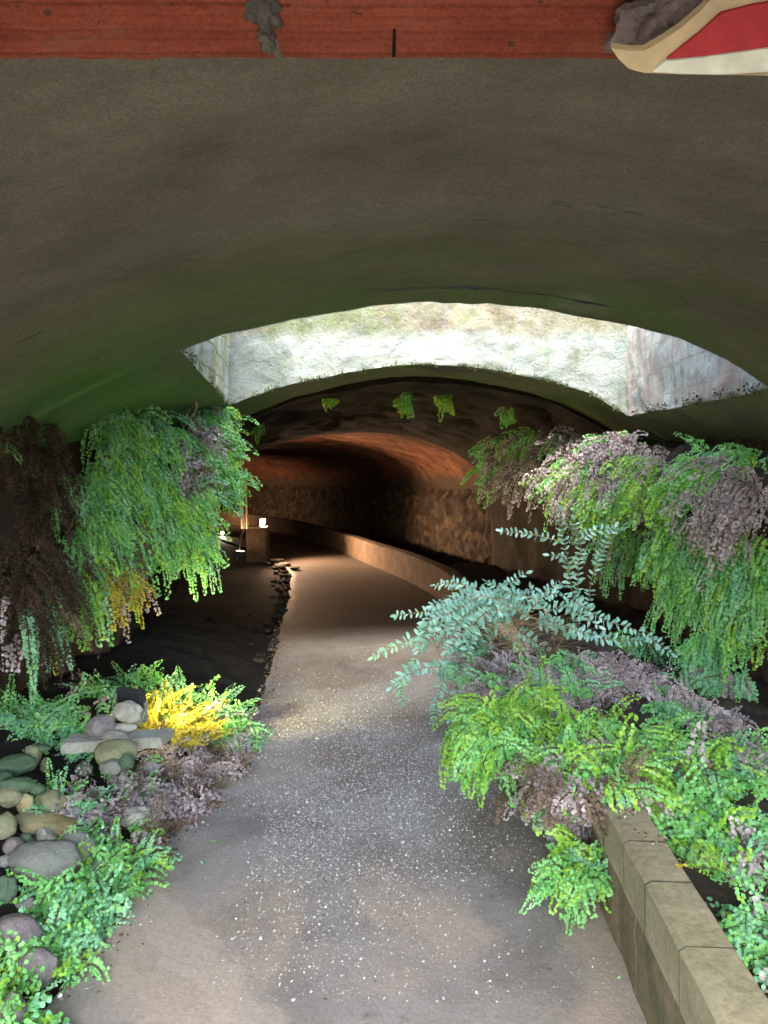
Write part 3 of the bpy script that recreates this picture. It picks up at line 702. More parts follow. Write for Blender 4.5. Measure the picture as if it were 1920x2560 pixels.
# LEFT hanging mass: bands given by picture areas at their real distance
def hangroots(cx, cy, rx, ry, Y0, Y1, n, seed):
    def f(rg):
        a, r_ = rg.uniform(0, 2 * math.pi), math.sqrt(rg.random())
        px, py = cx + rx * r_ * math.cos(a), cy + ry * r_ * math.sin(a)
        Y = Y0 + (Y1 - Y0) * ((px - cx) / (2 * rx) + .5) + rg.normal(0, .05)
        return tuple(P(px, py, Y))
    return rnd(n, f, seed)
LD = lambda r0, rg: np.array([.55, -.65, .15]) + rg.normal(0, .3, 3)
LFACE = (.45, -1, .25)
HG = 'ferns hanging from the left root ledge'
Lh = [  # cx, cy, rx, ry, Y0, Y1, n, L, weights, label, ls
 (530, 1100, 55, 90, 5.9, 6.3, 190, .20, (8, 3, 3, 0, 0, 0), 'bright green fern cushion at the tip of the left ledge beside the tunnel mouth', .017, .5),
 (548, 1190, 32, 60, 6.0, 6.4, 90, .22, (7, 4, 2, 0, 0, 0), 'dense green fern hanging in front of the white lit tube', .017, .6),
 (480, 1120, 60, 65, 5.3, 5.7, 90, .20, (4, 2, 3, 6, 0, 0), 'green and mauve mixed fern just under the left corner of the light shaft', .018, .6),
 (450, 1215, 60, 60, 5.15, 5.45, 70, .17, (1, 0, 1, 9, 5, 0), 'dry mauve patch of dead fern in the middle of the left green curtain', .019, .7),
 (330, 1100, 95, 75, 4.75, 5.2, 150, .24, (6, 2, 4, 0, 0, 0), 'broad green fern sweeping down from the dark corner of the vault', .018, .8),
 (300, 1215, 100, 75, 4.6, 5.1, 170, .24, (6, 3, 4, 0, 0, 0), 'dense green fern curtain left of the dry mauve patch', .018, .8),
 (370, 1320, 90, 60, 4.75, 5.15, 120, .26, (5, 5, 2, 0, 1, 0), 'yellow green fern curtain below the dry mauve patch', .018, .9),
 (265, 1350, 75, 60, 4.5, 4.9, 100, .26, (5, 4, 2, 0, 2, 1), 'olive green fern with long fronds over the black recess', .018, .9),
 (480, 1340, 40, 45, 5.2, 5.5, 40, .26, (6, 1, 6, 0, 0, 0), 'two bluish green fern trails dangling lowest over the dark recess', .018, 1.1),
 (290, 1440, 50, 35, 4.5, 4.75, 46, .22, (0, 1, 0, 1, 2, 8), 'yellow ochre fern fringe at the bottom of the left curtain', .017, 1.1),
 (130, 1380, 60, 110, 4.0, 4.4, 18, .22, (2, 0, 1, 1, 9, 0), 'sparse dull fern on the brown root wall at far left', .018, .9),
 (160, 1520, 26, 45, 4.1, 4.3, 16, .2, (3, 2, 6, 0, 0, 0), 'small pale green fern tuft at the foot of the brown root wall', .02, 1.0),
 (235, 1270, 50, 110, 4.5, 4.7, 70, .26, (6, 1, 5, 0, 1, 0), 'dim green fern veil on the near edge of the left curtain', .018, .9),
 (420, 1260, 120, 60, 4.95, 5.4, 110, .26, (6, 4, 4, 1, 0, 0), 'central green fern sheet crossing the middle of the left curtain', .018, .9),
 (270, 1065, 50, 50, 4.7, 4.85, 50, .22, (7, 1, 4, 0, 0, 0), 'green fern top row beside the dark corner of the vault', .018, .7),
 (210, 1450, 60, 60, 4.3, 4.5, 60, .26, (6, 3, 2, 0, 2, 1), 'olive fern tassels left of the ochre fringe', .018, 1.1),
 (510, 1050, 60, 30, 5.7, 5.95, 60, .16, (7, 2, 4, 2, 0, 0), 'fern row touching the lower left corner of the light shaft', .017, .6),
 (80, 1190, 85, 150, 3.75, 4.2, 70, .30, (.2, 0, .2, 0, 0, 0, 20), 'brown veil of dead hanging roots on the upper left rock wall', .013, .9),
 (80, 1460, 80, 120, 3.6, 4.0, 70, .34, (.6, 0, 1, .5, 1, .5, 18), 'brown veil of dead hanging roots low on the left rock wall', .013, .9),
 (60, 1620, 40, 60, 3.5, 3.8, 9, .16, (1, 0, 1, 5, 2, 0), 'small whitish fern sprig low at the left picture edge', .018, .9),
]
for i, (cx, cy, rx, ry, y0, y1, n, L, wt, lab, ls, dr) in enumerate(Lh):
    clump('hanging_fern', lab, 'fern', HG, hangroots(cx, cy, rx, ry, y0, y1, n, 50 + i), L, dr, ls, .045, wt, LD, LFACE, i, hang=True)
# RIGHT fringe
RD = lambda r0, rg: np.array([-.6, -.55, .15]) + rg.normal(0, .3, 3)
RFACE = (-.45, -1, .3)
RG_ = 'ferns hanging from the right root ledge'
Rh = [
 (1255, 1140, 45, 55, 7.9, 7.5, 70, .24, (7, 2, 3, 6, 0, 0), 'green and mauve fern at the inner end of the right fringe', .021, .7),
 (1350, 1120, 60, 45, 7.4, 6.9, 80, .24, (6, 1, 0, 14, 0, 0), 'fern with bright green clusters above the dead mauve fringe', .021, .7),
 (1320, 1190, 80, 40, 7.3, 6.8, 110, .25, (1, 0, 0, 16, 2, 0), 'dead mauve fern skirt over the dark wall recess', .021, .8),
 (1450, 1130, 65, 50, 6.7, 6.3, 110, .22, (2, 0, 0, 18, 0, 0), 'mauve silvery dead fern below the right corner of the light shaft', .020, .7),
 (1440, 1200, 60, 45, 6.5, 6.1, 100, .25, (1, 3, 0, 14, 3, 0), 'mixed dead and lime fern at the middle of the right fringe', .020, .8),
 (1560, 1130, 70, 45, 6.0, 5.5, 110, .24, (2, 1, 0, 18, 0, 0), 'pinkish dead fern along the top of the right fringe', .020, .7),
 (1540, 1230, 60, 60, 5.9, 5.5, 100, .27, (5, 7, 1, 5, 0, 0), 'lime green fern tumbling below the pinkish dead top', .020, .9),
 (1650, 1200, 60, 60, 5.4, 5.0, 90, .27, (2, 6, 0, 7, 1, 0), 'lime and mauve fern cascade right of the shrub tips', .019, .9),
 (1760, 1190, 75, 50, 4.9, 4.5, 80, .27, (5, 7, 1, 3, 0, 0), 'fresh lime fern at the top of the right picture side', .019, .8),
 (1850, 1230, 80, 60, 4.6, 4.2, 150, .28, (1, 1, 0, 20, 0, 0), 'large pinkish grey dead fern hanging at the right picture edge', .018, .9),
 (1820, 1150, 100, 30, 4.8, 4.3, 40, .16, (9, 3, 3, 0, 0, 0), 'thin green fern row under the olive vault at right', .018, .6),
 (1700, 1350, 60, 60, 5.3, 5.0, 100, .28, (7, 4, 2, 0, 0, 0), 'long green fern trail left in the lower right curtain', .019, 1.1),
 (1800, 1380, 60, 70, 5.0, 4.7, 110, .30, (8, 3, 3, 1, 0, 0), 'long hanging green fern curtain over black recess', .019, 1.2),
 (1890, 1400, 50, 80, 4.7, 4.4, 100, .30, (9, 2, 4, 0, 0, 0), 'deep green fern curtain at the right picture edge', .019, 1.2),
 (1850, 1500, 60, 70, 4.9, 4.6, 90, .30, (9, 1, 6, 0, 0, 0), 'lowest deep green fern trail at right above the bare soil', .019, 1.2),
 (1730, 1450, 40, 50, 5.3, 5.1, 50, .30, (9, 0, 5, 0, 0, 0), 'shaded green fern trail behind the lime cascade', .019, 1.2),
 (1570, 1350, 50, 50, 6.2, 5.9, 50, .30, (9, 0, 3, 0, 1, 0), 'shaded dark green fern behind the right fringe', .020, 1.2),
 (1450, 1290, 40, 20, 6.9, 6.7, 26, .18, (9, 0, 2, 0, 1, 0), 'small shaded fern tuft under the mauve skirt', .020, 1.2),
]
for i, (cx, cy, rx, ry, y0, y1, n, L, wt, lab, ls, dr) in enumerate(Rh):
    clump('hanging_fern', lab, 'fern', RG_, hangroots(cx, cy, rx, ry, y0, y1, n, 90 + i), L, dr, ls, .045, wt, RD, RFACE, 30 + i, hang=True)
# small ceiling tufts on the dark vault
CT = [(638, 1040, 16, 34, 7.6, 34, 'fern tuft high on the left side of the dark vault'), (830, 982, 14, 8, 7.3, 20, 'small fern tuft left of the crown of the dark vault'),
      (1012, 1000, 12, 20, 7.5, 30, 'lime fern tuft at the crown of the dark vault'), (1110, 992, 14, 24, 7.5, 36, 'larger lime fern tuft right of the vault crown'),
      (1268, 1030, 12, 8, 7.4, 24, 'lone round bright fern above the inner end of the right fringe')]
for i, (cx, cy, rx, ry, Y, n, lab) in enumerate(CT):
    clump('vault_fern', lab, 'fern', 'fern tufts rooted on the dark vault', hangroots(cx, cy, rx, ry, Y, Y, n, 130 + i), .11, .9, .018, .035, (3, 8, 0, 0, 0, 0) if i < 4 else (9, 2, 0, 0, 0, 0),
          lambda r0, rg: np.array([0, -.8, -.1]) + rg.normal(0, .4, 3), (0, -1, .1), 60 + i)

# ground ferns: roots on the beds
def bR(x, y):
    return bedRz(x, y) if x > wX(y) + .16 else WH
def groundroots(cx, cy, rx, ry, h, n, seed, zf=None):
    def f(rg):
        a, r_ = rg.uniform(0, 2 * math.pi), math.sqrt(rg.random())
        px, py = cx + rx * r_ * math.cos(a), cy + ry * r_ * math.sin(a)
        p = G(px, py, h); 
        if zf is bR and wX(p.y) + .16 < p.x < wX(p.y) + .30 and p.y < 3.0: p.x += .12
        if zf: p.z = max(0.0, zf(p.x, p.y))
        return tuple(p)
    return rnd(n, f, seed)
GD = lambda r0, rg: np.array([rg.normal(0, .55), rg.normal(-.25, .5), rg.uniform(.5, 1.0)])
GF = (0, -.7, .9)
LG = 'ferns growing among the stones beside the path'
Lg = [ # cx cy rx ry h n L weights ls droop
 (440, 1790, 75, 36, .22, 150, .19, (0, 1, 0, 0, .5, 22), 'fern tinted lamplight yellow right of the black floodlight', .015, .45),  # the lamp's yellow light is put into the leaf colour here and below
 (370, 1775, 40, 25, .25, 50, .15, (0, 1, 0, 0, .5, 22), 'small fern tinted lamplight yellow directly against the floodlight glass', .014, .45),
 (560, 1785, 60, 38, .12, 110, .19, (8, 1, 6, 1, 0, 0), 'bluish green fern arching over the path edge', .016, .7),
 (420, 1720, 110, 18, .25, 70, .15, (6, 0, 7, 0, 0, 0), 'dusky green fern row behind the yellow lit fern', .017, .5),
 (620, 1830, 24, 40, .03, 34, .13, (6, 0, 3, 6, 0, 0), 'small fern tuft touching the path below the bluish fern', .015, .9),
 (130, 1815, 120, 36, .3, 120, .15, (8, 1, 5, 0, 0, 0), 'dull green fern bank left of the stone stack', .017, .5),
 (250, 1745, 70, 26, .3, 40, .14, (2, 0, 3, 6, 1, 0), 'faded mauve fern behind the stone stack', .016, .5),
 (170, 1985, 66, 34, .2, 80, .12, (8, 2, 3, 1, 0, 0), 'bright green fern between the stones below the slab', .015, .6),
 (490, 1880, 120, 42, .08, 170, .13, (0, 0, 0, 9, 4, 0), 'dead mauve fern litter under the slab end', .014, .7),
 (420, 1975, 110, 60, .06, 190, .12, (1, 0, 0, 10, 4, 0), 'dry greyish fern mat spreading toward the path', .014, .7),
 (300, 1990, 70, 45, .12, 80, .12, (2, 0, 1, 9, 1, 0), 'silvery dead fern beside the pale boulder', .014, .7),
 (390, 2085, 40, 42, .04, 40, .13, (6, 5, 0, 2, 5, 0), 'olive leafed fern at the path edge', .017, .7),
 (270, 2130, 75, 45, .10, 110, .13, (9, 2, 4, 0, 0, 0), 'lively green fern right of the big grey boulder', .016, .7),
 (180, 2240, 110, 50, .12, 150, .14, (8, 0, 8, 0, 0, 0), 'largest pale green fern cushion at the lower left by the path', .0165, .7),
 (330, 2145, 50, 22, .03, 36, .10, (6, 2, 2, 3, 0, 0), 'small fern fringe creeping onto the concrete', .015, .8),
 (160, 2350, 60, 50, .06, 50, .11, (6, 2, 2, 2, 0, 0), 'thin green sprigs below the pale green cushion', .014, .7),
 (30, 2430, 60, 60, .2, 50, .13, (8, 3, 1, 0, 0, 0), 'green fern in the bottom left corner', .017, .6),
 (20, 2290, 40, 30, .22, 26, .12, (8, 3, 1, 0, 0, 0), 'small fern above the flat grey stone at the left picture edge', .017, .6),
]
for i, (cx, cy, rx, ry, h, n, L, wt, lab, ls, dr) in enumerate(Lg):
    clump('ground_fern', lab, 'fern', LG, groundroots(cx, cy, rx, ry, h, n, 200 + i, lambda x, y: bedLz(x, y) + .0), L, dr, ls, .038, wt, GD, GF, 80 + i)
RGd = lambda r0, rg: np.array([rg.normal(-.25, .5), rg.normal(-.5, .4), rg.uniform(.35, .9)])
RGG = 'ferns overgrowing the retaining wall and planted bed'
Rg = [
 (1290, 1650, 90, 40, .55, 150, .15, (3, 0, 2, 10, 2, 0), 'dead mauve fern heap at the foot of the arching shrub', .016, .7),
 (1450, 1690, 120, 45, .52, 200, .14, (2, 0, 2, 12, 1, 0), 'silvery mauve dead fern spread behind the lime ferns', .015, .6),
 (1590, 1720, 60, 30, .45, 70, .13, (1, 0, 3, 9, 0, 0), 'mauve fern tip at the far side of the mound', .015, .6),
 (1270, 1790, 100, 45, .46, 190, .20, (3, 10, 0, 0, 0, 0), 'vivid lime fern cushion hanging over the wall onto the path', .017, 1.1),
 (1230, 1860, 60, 45, .38, 120, .20, (5, 9, 0, 0, 0, 0), 'lime fern skirt drooping lowest over the path edge', .017, 1.2),
 (1500, 1800, 90, 36, .50, 150, .18, (2, 10, 0, 0, 3, 0), 'yellowish lime fern across the middle of the mound', .018, .9),
 (1620, 1870, 100, 50, .44, 170, .18, (4, 9, 1, 0, 2, 0), 'lime fern spray beside the mauve leaf litter', .018, .9),
 (1740, 1920, 80, 50, .40, 120, .18, (6, 7, 2, 1, 1, 0), 'green fern at the right flank of the mound', .018, .9),
 (1440, 1900, 80, 45, .42, 110, .15, (1, 1, 1, 7, 6, 0), 'brown and mauve dead fern in the hollow between lime ferns', .016, 1.0),
 (1560, 1960, 90, 40, .42, 110, .17, (5, 7, 1, 2, 3, 0), 'olive lime fern just above the coping stones', .017, 1.0),
 (1760, 1800, 110, 40, .40, 140, .12, (1, 0, 3, 10, 0, 0), 'mauve fern bank along the bare soil at right', .014, .6),
 (1860, 1930, 60, 70, .36, 110, .13, (2, 1, 3, 9, 0, 0), 'greyish dead fern at the right picture edge', .015, .7),
 (1420, 2010, 40, 36, .28, 50, .13, (1, 0, 1, 6, 6, 0), 'withered brown fern hanging on the wall face', .016, 1.3),
 (1448, 2170, 42, 46, .16, 90, .15, (5, 6, 3, 1, 0, 0), 'small green fern growing low at the foot of the wall', .015, .9),
 (1700, 2050, 80, 60, .34, 90, .16, (7, 3, 2, 1, 0, 0), 'dark green fern behind the coping stones', .018, .8),
 (1850, 2100, 70, 60, .34, 70, .15, (4, 1, 3, 5, 0, 0), 'mottled fern at right beside the dark hollow', .018, .8),
 (1840, 2270, 70, 60, .36, 90, .16, (8, 0, 5, 1, 0, 0), 'deep green fern clump at lower right behind the wall', .020, .7),
 (1935, 2420, 30, 80, .34, 50, .12, (4, 0, 6, 3, 0, 0), 'blue grey fern in the bottom right corner', .018, .7),
 (1390, 1900, 60, 40, .43, 90, .16, (3, 6, 0, 3, 4, 0), 'lime and brown fern drooping across the coping', .016, 1.0),
 (1440, 1970, 60, 28, .43, 70, .12, (1, 2, 1, 5, 5, 0), 'brown withered fern lying on the first visible coping stone', .015, 1.0),
 (1350, 1960, 60, 40, .22, 90, .15, (0, 1, 0, 3, 9, 0), 'dark brown dead fern hanging under the lime skirt', .015, 1.3),
 (1235, 1640, 60, 50, .45, 120, .15, (0, 0, 1, 5, 9, 0), 'brown withered fern heap under the left arm of the shrub', .015, .7),
 (1180, 1590, 40, 36, .43, 70, .14, (0, 0, 0, 2, 9, 0), 'dark brown litter fern on the far end of the coping', .015, .7),
 (1165, 1850, 26, 18, .02, 20, .09, (6, 0, 4, 0, 0, 0), 'tiny green sprig on the path under the lime skirt', .015, .8),
]
for i, (cx, cy, rx, ry, h, n, L, wt, lab, ls, dr) in enumerate(Rg):
    zf = bR if i not in (12, 13, 18, 19, 20, 21) else None
    clump('bed_fern', lab, 'fern', RGG, groundroots(cx, cy, rx, ry, h, n, 300 + i, zf), L, dr, ls, .042, wt, RGd, (-.15, -.75, .8), 110 + i)
# lower right wall ferns
for i, (cx, cy, rx, ry, Y, n, wt, lab) in enumerate([
  (1770, 1640, 50, 45, 4.9, 70, (5, 0, 9, 0, 0, 0), 'bluish green fern low on the right rock wall'),
  (1830, 1720, 60, 50, 4.7, 90, (5, 0, 9, 2, 0, 0), 'wide bluish fern spilling onto the bare soil at right'),
  (1620, 1620, 60, 40, 5.6, 40, (3, 0, 9, 0, 1, 0), 'faint shaded fern deep under the right curtain')]):
    clump('wall_fern', lab, 'fern', 'ferns low on the right rock wall', hangroots(cx, cy, rx, ry, Y, Y, n, 400 + i), .18, .9, .02, .045, wt, RD, RFACE, 150 + i)

# ------------------------------------------------------------ arching glossy shrub
shb = empty('arching_shrub', P(1370, 1640, 5.0), 'arching shrub with opposite blue green glossy leaves on top of the fern mound', 'shrub')
def Z(x, y): return (930 + x * .4641, 1300 + y * .4641)
BR = [[(830,600),(600,480),(420,480),(150,515)], [(800,560),(520,500),(300,600),(10,740)], [(800,500),(560,380),(450,345),(345,355)], [(850,520),(700,400),(760,340),(835,290)],
 [(700,500),(400,470),(300,560),(230,760),(150,850),(150,980)], [(700,600),(460,770),(260,800),(100,890)], [(600,520),(480,700),(470,900),(420,1060)], [(600,560),(430,760),(370,950),(345,1090)],
 [(760,500),(680,560),(620,640),(625,750)], [(700,470),(560,480),(450,600),(430,780)], [(800,560),(900,430),(1020,400),(1250,520),(1450,590),(1600,700)], [(820,520),(1000,560),(1250,650),(1450,665)],
 [(720,560),(850,640),(1000,750),(1140,780)], [(1110,640),(1075,420),(1040,200),(1000,-40)], [(1120,620),(1110,300),(1130,150),(1095,0)], [(1160,620),(1190,330),(1260,150),(1320,45)],
 [(1050,130),(900,80),(705,50)], [(1110,130),(1180,60),(1320,45)], [(1080,250),(1010,200),(955,190)], [(860,500),(930,380),(1020,345)], [(900,480),(700,420),(560,400),(430,420)],
 [(900,540),(650,440),(500,430),(330,470)], [(800,500),(600,520),(520,640),(500,800)], [(950,520),(870,430),(740,400),(620,340)], [(800,540),(560,500),(420,580),(260,690)],
 [(880,560),(1000,470),(1100,480),(1230,560)], [(800,520),(640,450),(520,390),(400,440),(330,460)], [(800,500),(620,430),(480,500),(360,680)], [(860,520),(760,440),(850,400),(860,370)],
 [(780,540),(660,480),(540,560),(400,700)], [(700,440),(580,420),(440,500),(280,560)], [(840,560),(960,560),(1080,600),(1200,620)], [(760,480),(620,470),(560,600),(540,740)]]
rg = np.random.default_rng(5)
LEAF = np.array([[0, 0, 0], [.20, .22, .045], [.25, .5, .055], [.17, .8, .04], [0, 1, -.03], [-.17, .8, .04], [-.25, .5, .055], [-.20, .22, .045]])
for bi, br in enumerate(BR):
    up = bi in (13, 14, 15, 16, 17, 18); Yb = 4.95 + (.25 if up else rg.uniform(-.15, .15)); tip = Yb + (rg.uniform(-.1, .15) if up else rg.uniform(-.45, .25))
    cps = [np.array(P(*Z(x, y), Yb + (tip - Yb) * i / (len(br) - 1))) for i, (x, y) in enumerate(br)]
    pp = [cps[0]] + cps + [cps[-1]]; pts = []
    for k in range(1, len(pp) - 2):
        for t in np.linspace(0, 1, 14, endpoint=False):
            p0, p1, p2, p3 = pp[k - 1:k + 3]
            pts.append(.5 * (2 * p1 + (p2 - p0) * t + (2 * p0 - 5 * p1 + 4 * p2 - p3) * t * t + (3 * p1 - p0 - 3 * p2 + p3) * t ** 3))
    pts.append(cps[-1]); pts = np.array(pts); pts += np.cumsum(rg.normal(0, .0012, pts.shape), axis=0)
    seg = np.linalg.norm(np.diff(pts, axis=0), axis=1); Lc = np.concatenate([[0], np.cumsum(seg)]); tot = Lc[-1]
    b_ = npmesh('branch', tube3(pts, .0042).reshape(-1, 3), 4, TWIG, shb)
    LV = []; sdist = .025 if not up else .034; s_ = .06 if bi > 15 else .10
    while s_ < tot:
        c_ = np.array([np.interp(s_, Lc, pts[:, a]) for a in range(3)]); c2 = np.array([np.interp(min(tot, s_ + .01), Lc, pts[:, a]) for a in range(3)]) - np.array([np.interp(max(0, s_ - .01), Lc, pts[:, a]) for a in range(3)])
        tg = c2 / (np.linalg.norm(c2) + 1e-9); nrm = np.array([0, -.75, .75]) + rg.normal(0, .25, 3); sd = np.cross(tg, nrm); sd /= np.linalg.norm(sd)
        fs_ = .056 * (.75 + .35 * math.sin(math.pi * min(1, s_ / tot * .9 + .1))) * rg.uniform(.8, 1.15) * (.85 if up else 1)
        for sg in (-1, 1):
            if rg.random() < .06: continue
            T = sd * sg * .9 + tg * rg.uniform(.15, .6) + rg.normal(0, .16, 3); T /= np.linalg.norm(T)
            Nn = nrm + rg.normal(0, .35, 3); Sx = np.cross(T, Nn); Sx /= np.linalg.norm(Sx); Nn = np.cross(Sx, T)
            W = LEAF * fs_ * np.array([.82, 1, 1]); LV.append(c_ + Sx * W[:, 0:1] + T * W[:, 1:2] + Nn * W[:, 2:3])
        s_ += sdist * rg.uniform(.8, 1.2)
    T = tg; Sx = sd; LV.append(pts[-1] + Sx * LEAF[:, 0:1] * .05 + T * LEAF[:, 1:2] * .05)
    # split each leaf along its midrib into two quads-ish halves
    A = np.array(LV); H1 = A[:, [0, 1, 2, 3, 4]]; H2 = A[:, [0, 4, 5, 6, 7]]
    o = npmesh('leaves', np.concatenate([H1, H2], axis=1).reshape(-1, 3), 5, SHRUBL)
    o.parent = b_
# dry twiggy heart of the shrub
SV = []
for k in range(90):
    a = np.array(P(rg.uniform(1240, 1420), rg.uniform(1560, 1650), 4.9 + rg.normal(0, .1))); b_ = a + np.array([rg.normal(.1, .2), rg.normal(0, .1), rg.normal(.02, .08)])
    m_ = (a + b_) / 2 + np.array([0, 0, rg.uniform(0, .05)]); SV.append(tube3(np.array([a, m_, b_]), .002))
npmesh('dry_twigs', np.concatenate(SV).reshape(-1, 3), 4, TWIG, shb)

# ------------------------------------------------------------ stones
GS = 'river stones piled in the bed beside the path'
STN = [ # cx cy w h mat angular label
 (107, 2168, 166, 112, ST_G, 0, 'large smooth grey oval boulder, the biggest of the pile', 0),
 (184, 2124, 92, 80, ST_G, 0, 'rounded grey boulder touching the biggest one from behind', 0),
 (108, 2094, 60, 62, ST_W, .62, 'angular pale yellow stone standing on the grey boulders', 0),
 (110, 2067, 168, 46, ST_Y, 0, 'long ochre log shaped stone', .12),
 (126, 2012, 76, 68, ST_O, .8, 'lumpy olive brown stone above the long ochre one', 0),
 (183, 2034, 44, 38, ST_G, 0, 'small dark grey cobble right of the lumpy olive stone', 0),
 (208, 2068, 40, 30, ST_D, 0, 'small dark stone at the end of the long ochre one', 0),
 (236, 2090, 50, 30, ST_G, .8, 'flat grey stone between the dark cobble and the fern', 0),
 (338, 2050, 84, 58, ST_W, .85, 'pale whitish boulder amid the dead fern mat', 0),
 (18, 1997, 68, 50, ST_O, 0, 'olive green cobble above the brown cobbles at the left edge', 0),
 (36, 1966, 88, 42, ST_D, 0, 'flat mossy green stone under the slate slab', 0),
 (4, 1946, 50, 34, ST_D, 0, 'small mossy stone cut by the left picture edge', 0),
 (34, 1916, 96, 54, ST_D, .85, 'broad dark green block like stone', 0),
 (78, 1892, 42, 54, ST_O, 0, 'upright olive stone behind the broad green block', 0),
 (90, 1974, 38, 28, ST_D, 0, 'little green cobble beside the flat mossy stone', 0),
 (60, 2014, 46, 54, ST_Y, .8, 'ochre and white knobbly stone left of the lumpy olive stone', 0),
 (10, 2068, 56, 66, ST_O, 0, 'tall olive stone left of the long ochre one', 0),
 (32, 2122, 54, 52, ST_M, 0, 'brown grey cobble tucked behind the biggest boulder', 0),
 (64, 2106, 36, 42, ST_D, 0, 'small green cobble under the angular yellow stone', 0),
 (12, 2156, 42, 30, ST_G, 0, 'small pale cobble below the brown grey cobble', 0),
 (10, 2232, 52, 74, ST_D, 0, 'upright greenish stone left below the biggest boulder', 0),
 (32, 2346, 132, 92, ST_M, 0, 'wide flat blue grey stone at the left picture edge', .05),
 (88, 2374, 66, 26, ST_G, .8, 'thin flat stone in front of the wide blue grey one', 0),
 (88, 2428, 104, 100, ST_M, 0, 'round mauve boulder near the bottom left', 0),
 (22, 2535, 70, 90, ST_M, 0, 'dim stone in the bottom left corner', 0),
 (296, 2170, 44, 46, ST_G, 0, 'small grey cobble half hidden by fern at the path edge', 0),
 (136, 2325, 56, 76, ST_M, 0, 'purplish grey stone behind the thin sprigs', 0),
 (286, 1888, 102, 66, ST_O, 0, 'smooth round olive boulder holding up the concrete slab', 0),
 (278, 1920, 56, 40, ST_G, 0, 'small grey stone under the smooth olive boulder', 0),
 (316, 1906, 36, 40, ST_D, 0, 'small dark green stone leaning on the smooth olive boulder', 0),
 (372, 1924, 50, 36, ST_M, 0, 'mauve cobble in the dead fern below the slab', 0),
 (208, 1926, 46, 36, ST_D, 0, 'dim cobble in the gap left of the smooth olive boulder', 0),
 (112, 1915, 26, 36, ST_O, 0, 'small pale olive cobble right of the upright olive stone', 0),
 (95, 1872, 60, 18, ST_D, 0, 'thin flat mossy stone below the fern bank', 0),
 (250, 2180, 60, 50, ST_G, 0, 'grey stone buried in the lively green fern', 0),
 (60, 2270, 60, 50, ST_G, 0, 'dark gap stone under the pale green cushion', 0),
]
def stone(cx, cy, w_, h_, mat, ang, lab, tilt, seed, Yf=None, hz=None, group=GS, name='stone'):
    # rests on the bed: base of the stone meets the bed surface along the sight line
    if Yf is None:
        Yf = 3.
        for _ in range(12):
            p = P(cx, cy + h_ * .40, Yf); zb = bedLz(max(-2.2, p.x), Yf) + .0
            d = ray(cx, cy + h_ * .40); Yf = d.y * ((zb - EYE) / d.z)
    p = P(cx, cy, Yf); sx = w_ / 2 / F * Yf; sz = h_ / 2 / F * Yf * 1.02
    sy = min(max(sx * .8, sz * .8), sx * 1.1) if w_ < h_ * 2 else sx * .6
    p.y += sy * .3
    i_ = seed
    o = blob(name, p, (sx * 1.03, sy, sz), mat, None, 4, (.20 if i_ % 2 else .13) if not ang else .26, 1.4, seed, 0, tilt, True, ang)
    o['label'] = lab; o['category'] = 'stone'; o['group'] = group
    return o
for i, s_ in enumerate(STN): stone(*s_[:7], s_[7], i + 1, 3.5 if s_[0] == 286 else (3.42 if s_[:2] in ((278, 1920), (316, 1906)) else None))
rgb = np.random.default_rng(31)
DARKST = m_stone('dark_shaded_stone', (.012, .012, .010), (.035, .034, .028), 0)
for k in range(64):
    Y = 6.6 + k * .125; X = pL(Y) - abs(rgb.normal(.02, .14)); sz = rgb.uniform(.02, .055)
    o = blob('dark_cobble', (X, Y, bedLz(X, Y) + sz * .15), (sz * 1.4, sz, sz * .6), DARKST, None, 3, .3, 1.4, 100 + k, rgb.uniform(0, 3)); tag(o, 'dark cobble edging the path in the shade beyond the yellow fern', 'stone', 'dark cobbles edging the shaded path')
# concrete slab carrying a little stack of stones and a floodlight
YS = 3.68
sl = bmesh.new()
fl = [P(157, 1852, YS - .05), P(400, 1834, YS), P(412, 1812, YS + .3), P(170, 1830, YS + .3)]
zt = sum(v.z for v in fl) / 4; th = .052
for v in fl: v.z = zt
fl[0] = Vector((P(157, 1855, YS).x, YS - .03, zt)); fl[1] = Vector((P(398, 1835, YS).x, YS + .03, zt + .012)); fl[2] = Vector((fl[1].x + .02, YS + .18, zt + .012)); fl[3] = Vector((fl[0].x - .01, YS + .12, zt))
lo = [sl.verts.new(v - Vector((0, 0, th))) for v in fl]; hi = [sl.verts.new(v) for v in fl]
sl.faces.new(hi); sl.faces.new(lo[::-1])
for i in range(4): sl.faces.new((lo[i], lo[(i + 1) % 4], hi[(i + 1) % 4], hi[i]))
bmesh.ops.recalc_face_normals(sl, faces=sl.faces)
bmesh.ops.bevel(sl, geom=sl.edges[:], offset=.005, segments=2, affect='EDGES')
SLAB = m_rock('grey_concrete_slab', (.26, .27, .23), (.36, .37, .31), (.45, .45, .38), .2, (.22, .26, .16), 4)
tag(bmobj('concrete_slab', sl, SLAB), 'flat grey concrete slab resting on stones and carrying the floodlight', 'slab')
SK = 'stones stacked on the concrete slab'
def stacked(cx, cy, w_, h_, mat, Y, lab, seed, ang=0): 
    return stone(cx, cy, w_, h_, mat, ang, lab, 0, seed, Y, None, SK)
stacked(280, 1845, 66, 32, ST_W, 3.70, 'lens shaped pale stone at the front edge of the slab', 51)
stacked(309, 1822, 62, 24, ST_W, 3.80, 'flat pale stone under the top one of the stack', 52)
stacked(250, 1822, 76, 58, ST_M, 3.78, 'brown rounded stone at the left of the stack', 53)
stacked(318, 1784, 70, 58, ST_W, 3.86, 'whitish stone on top of the stack in front of the floodlight', 54, .85)

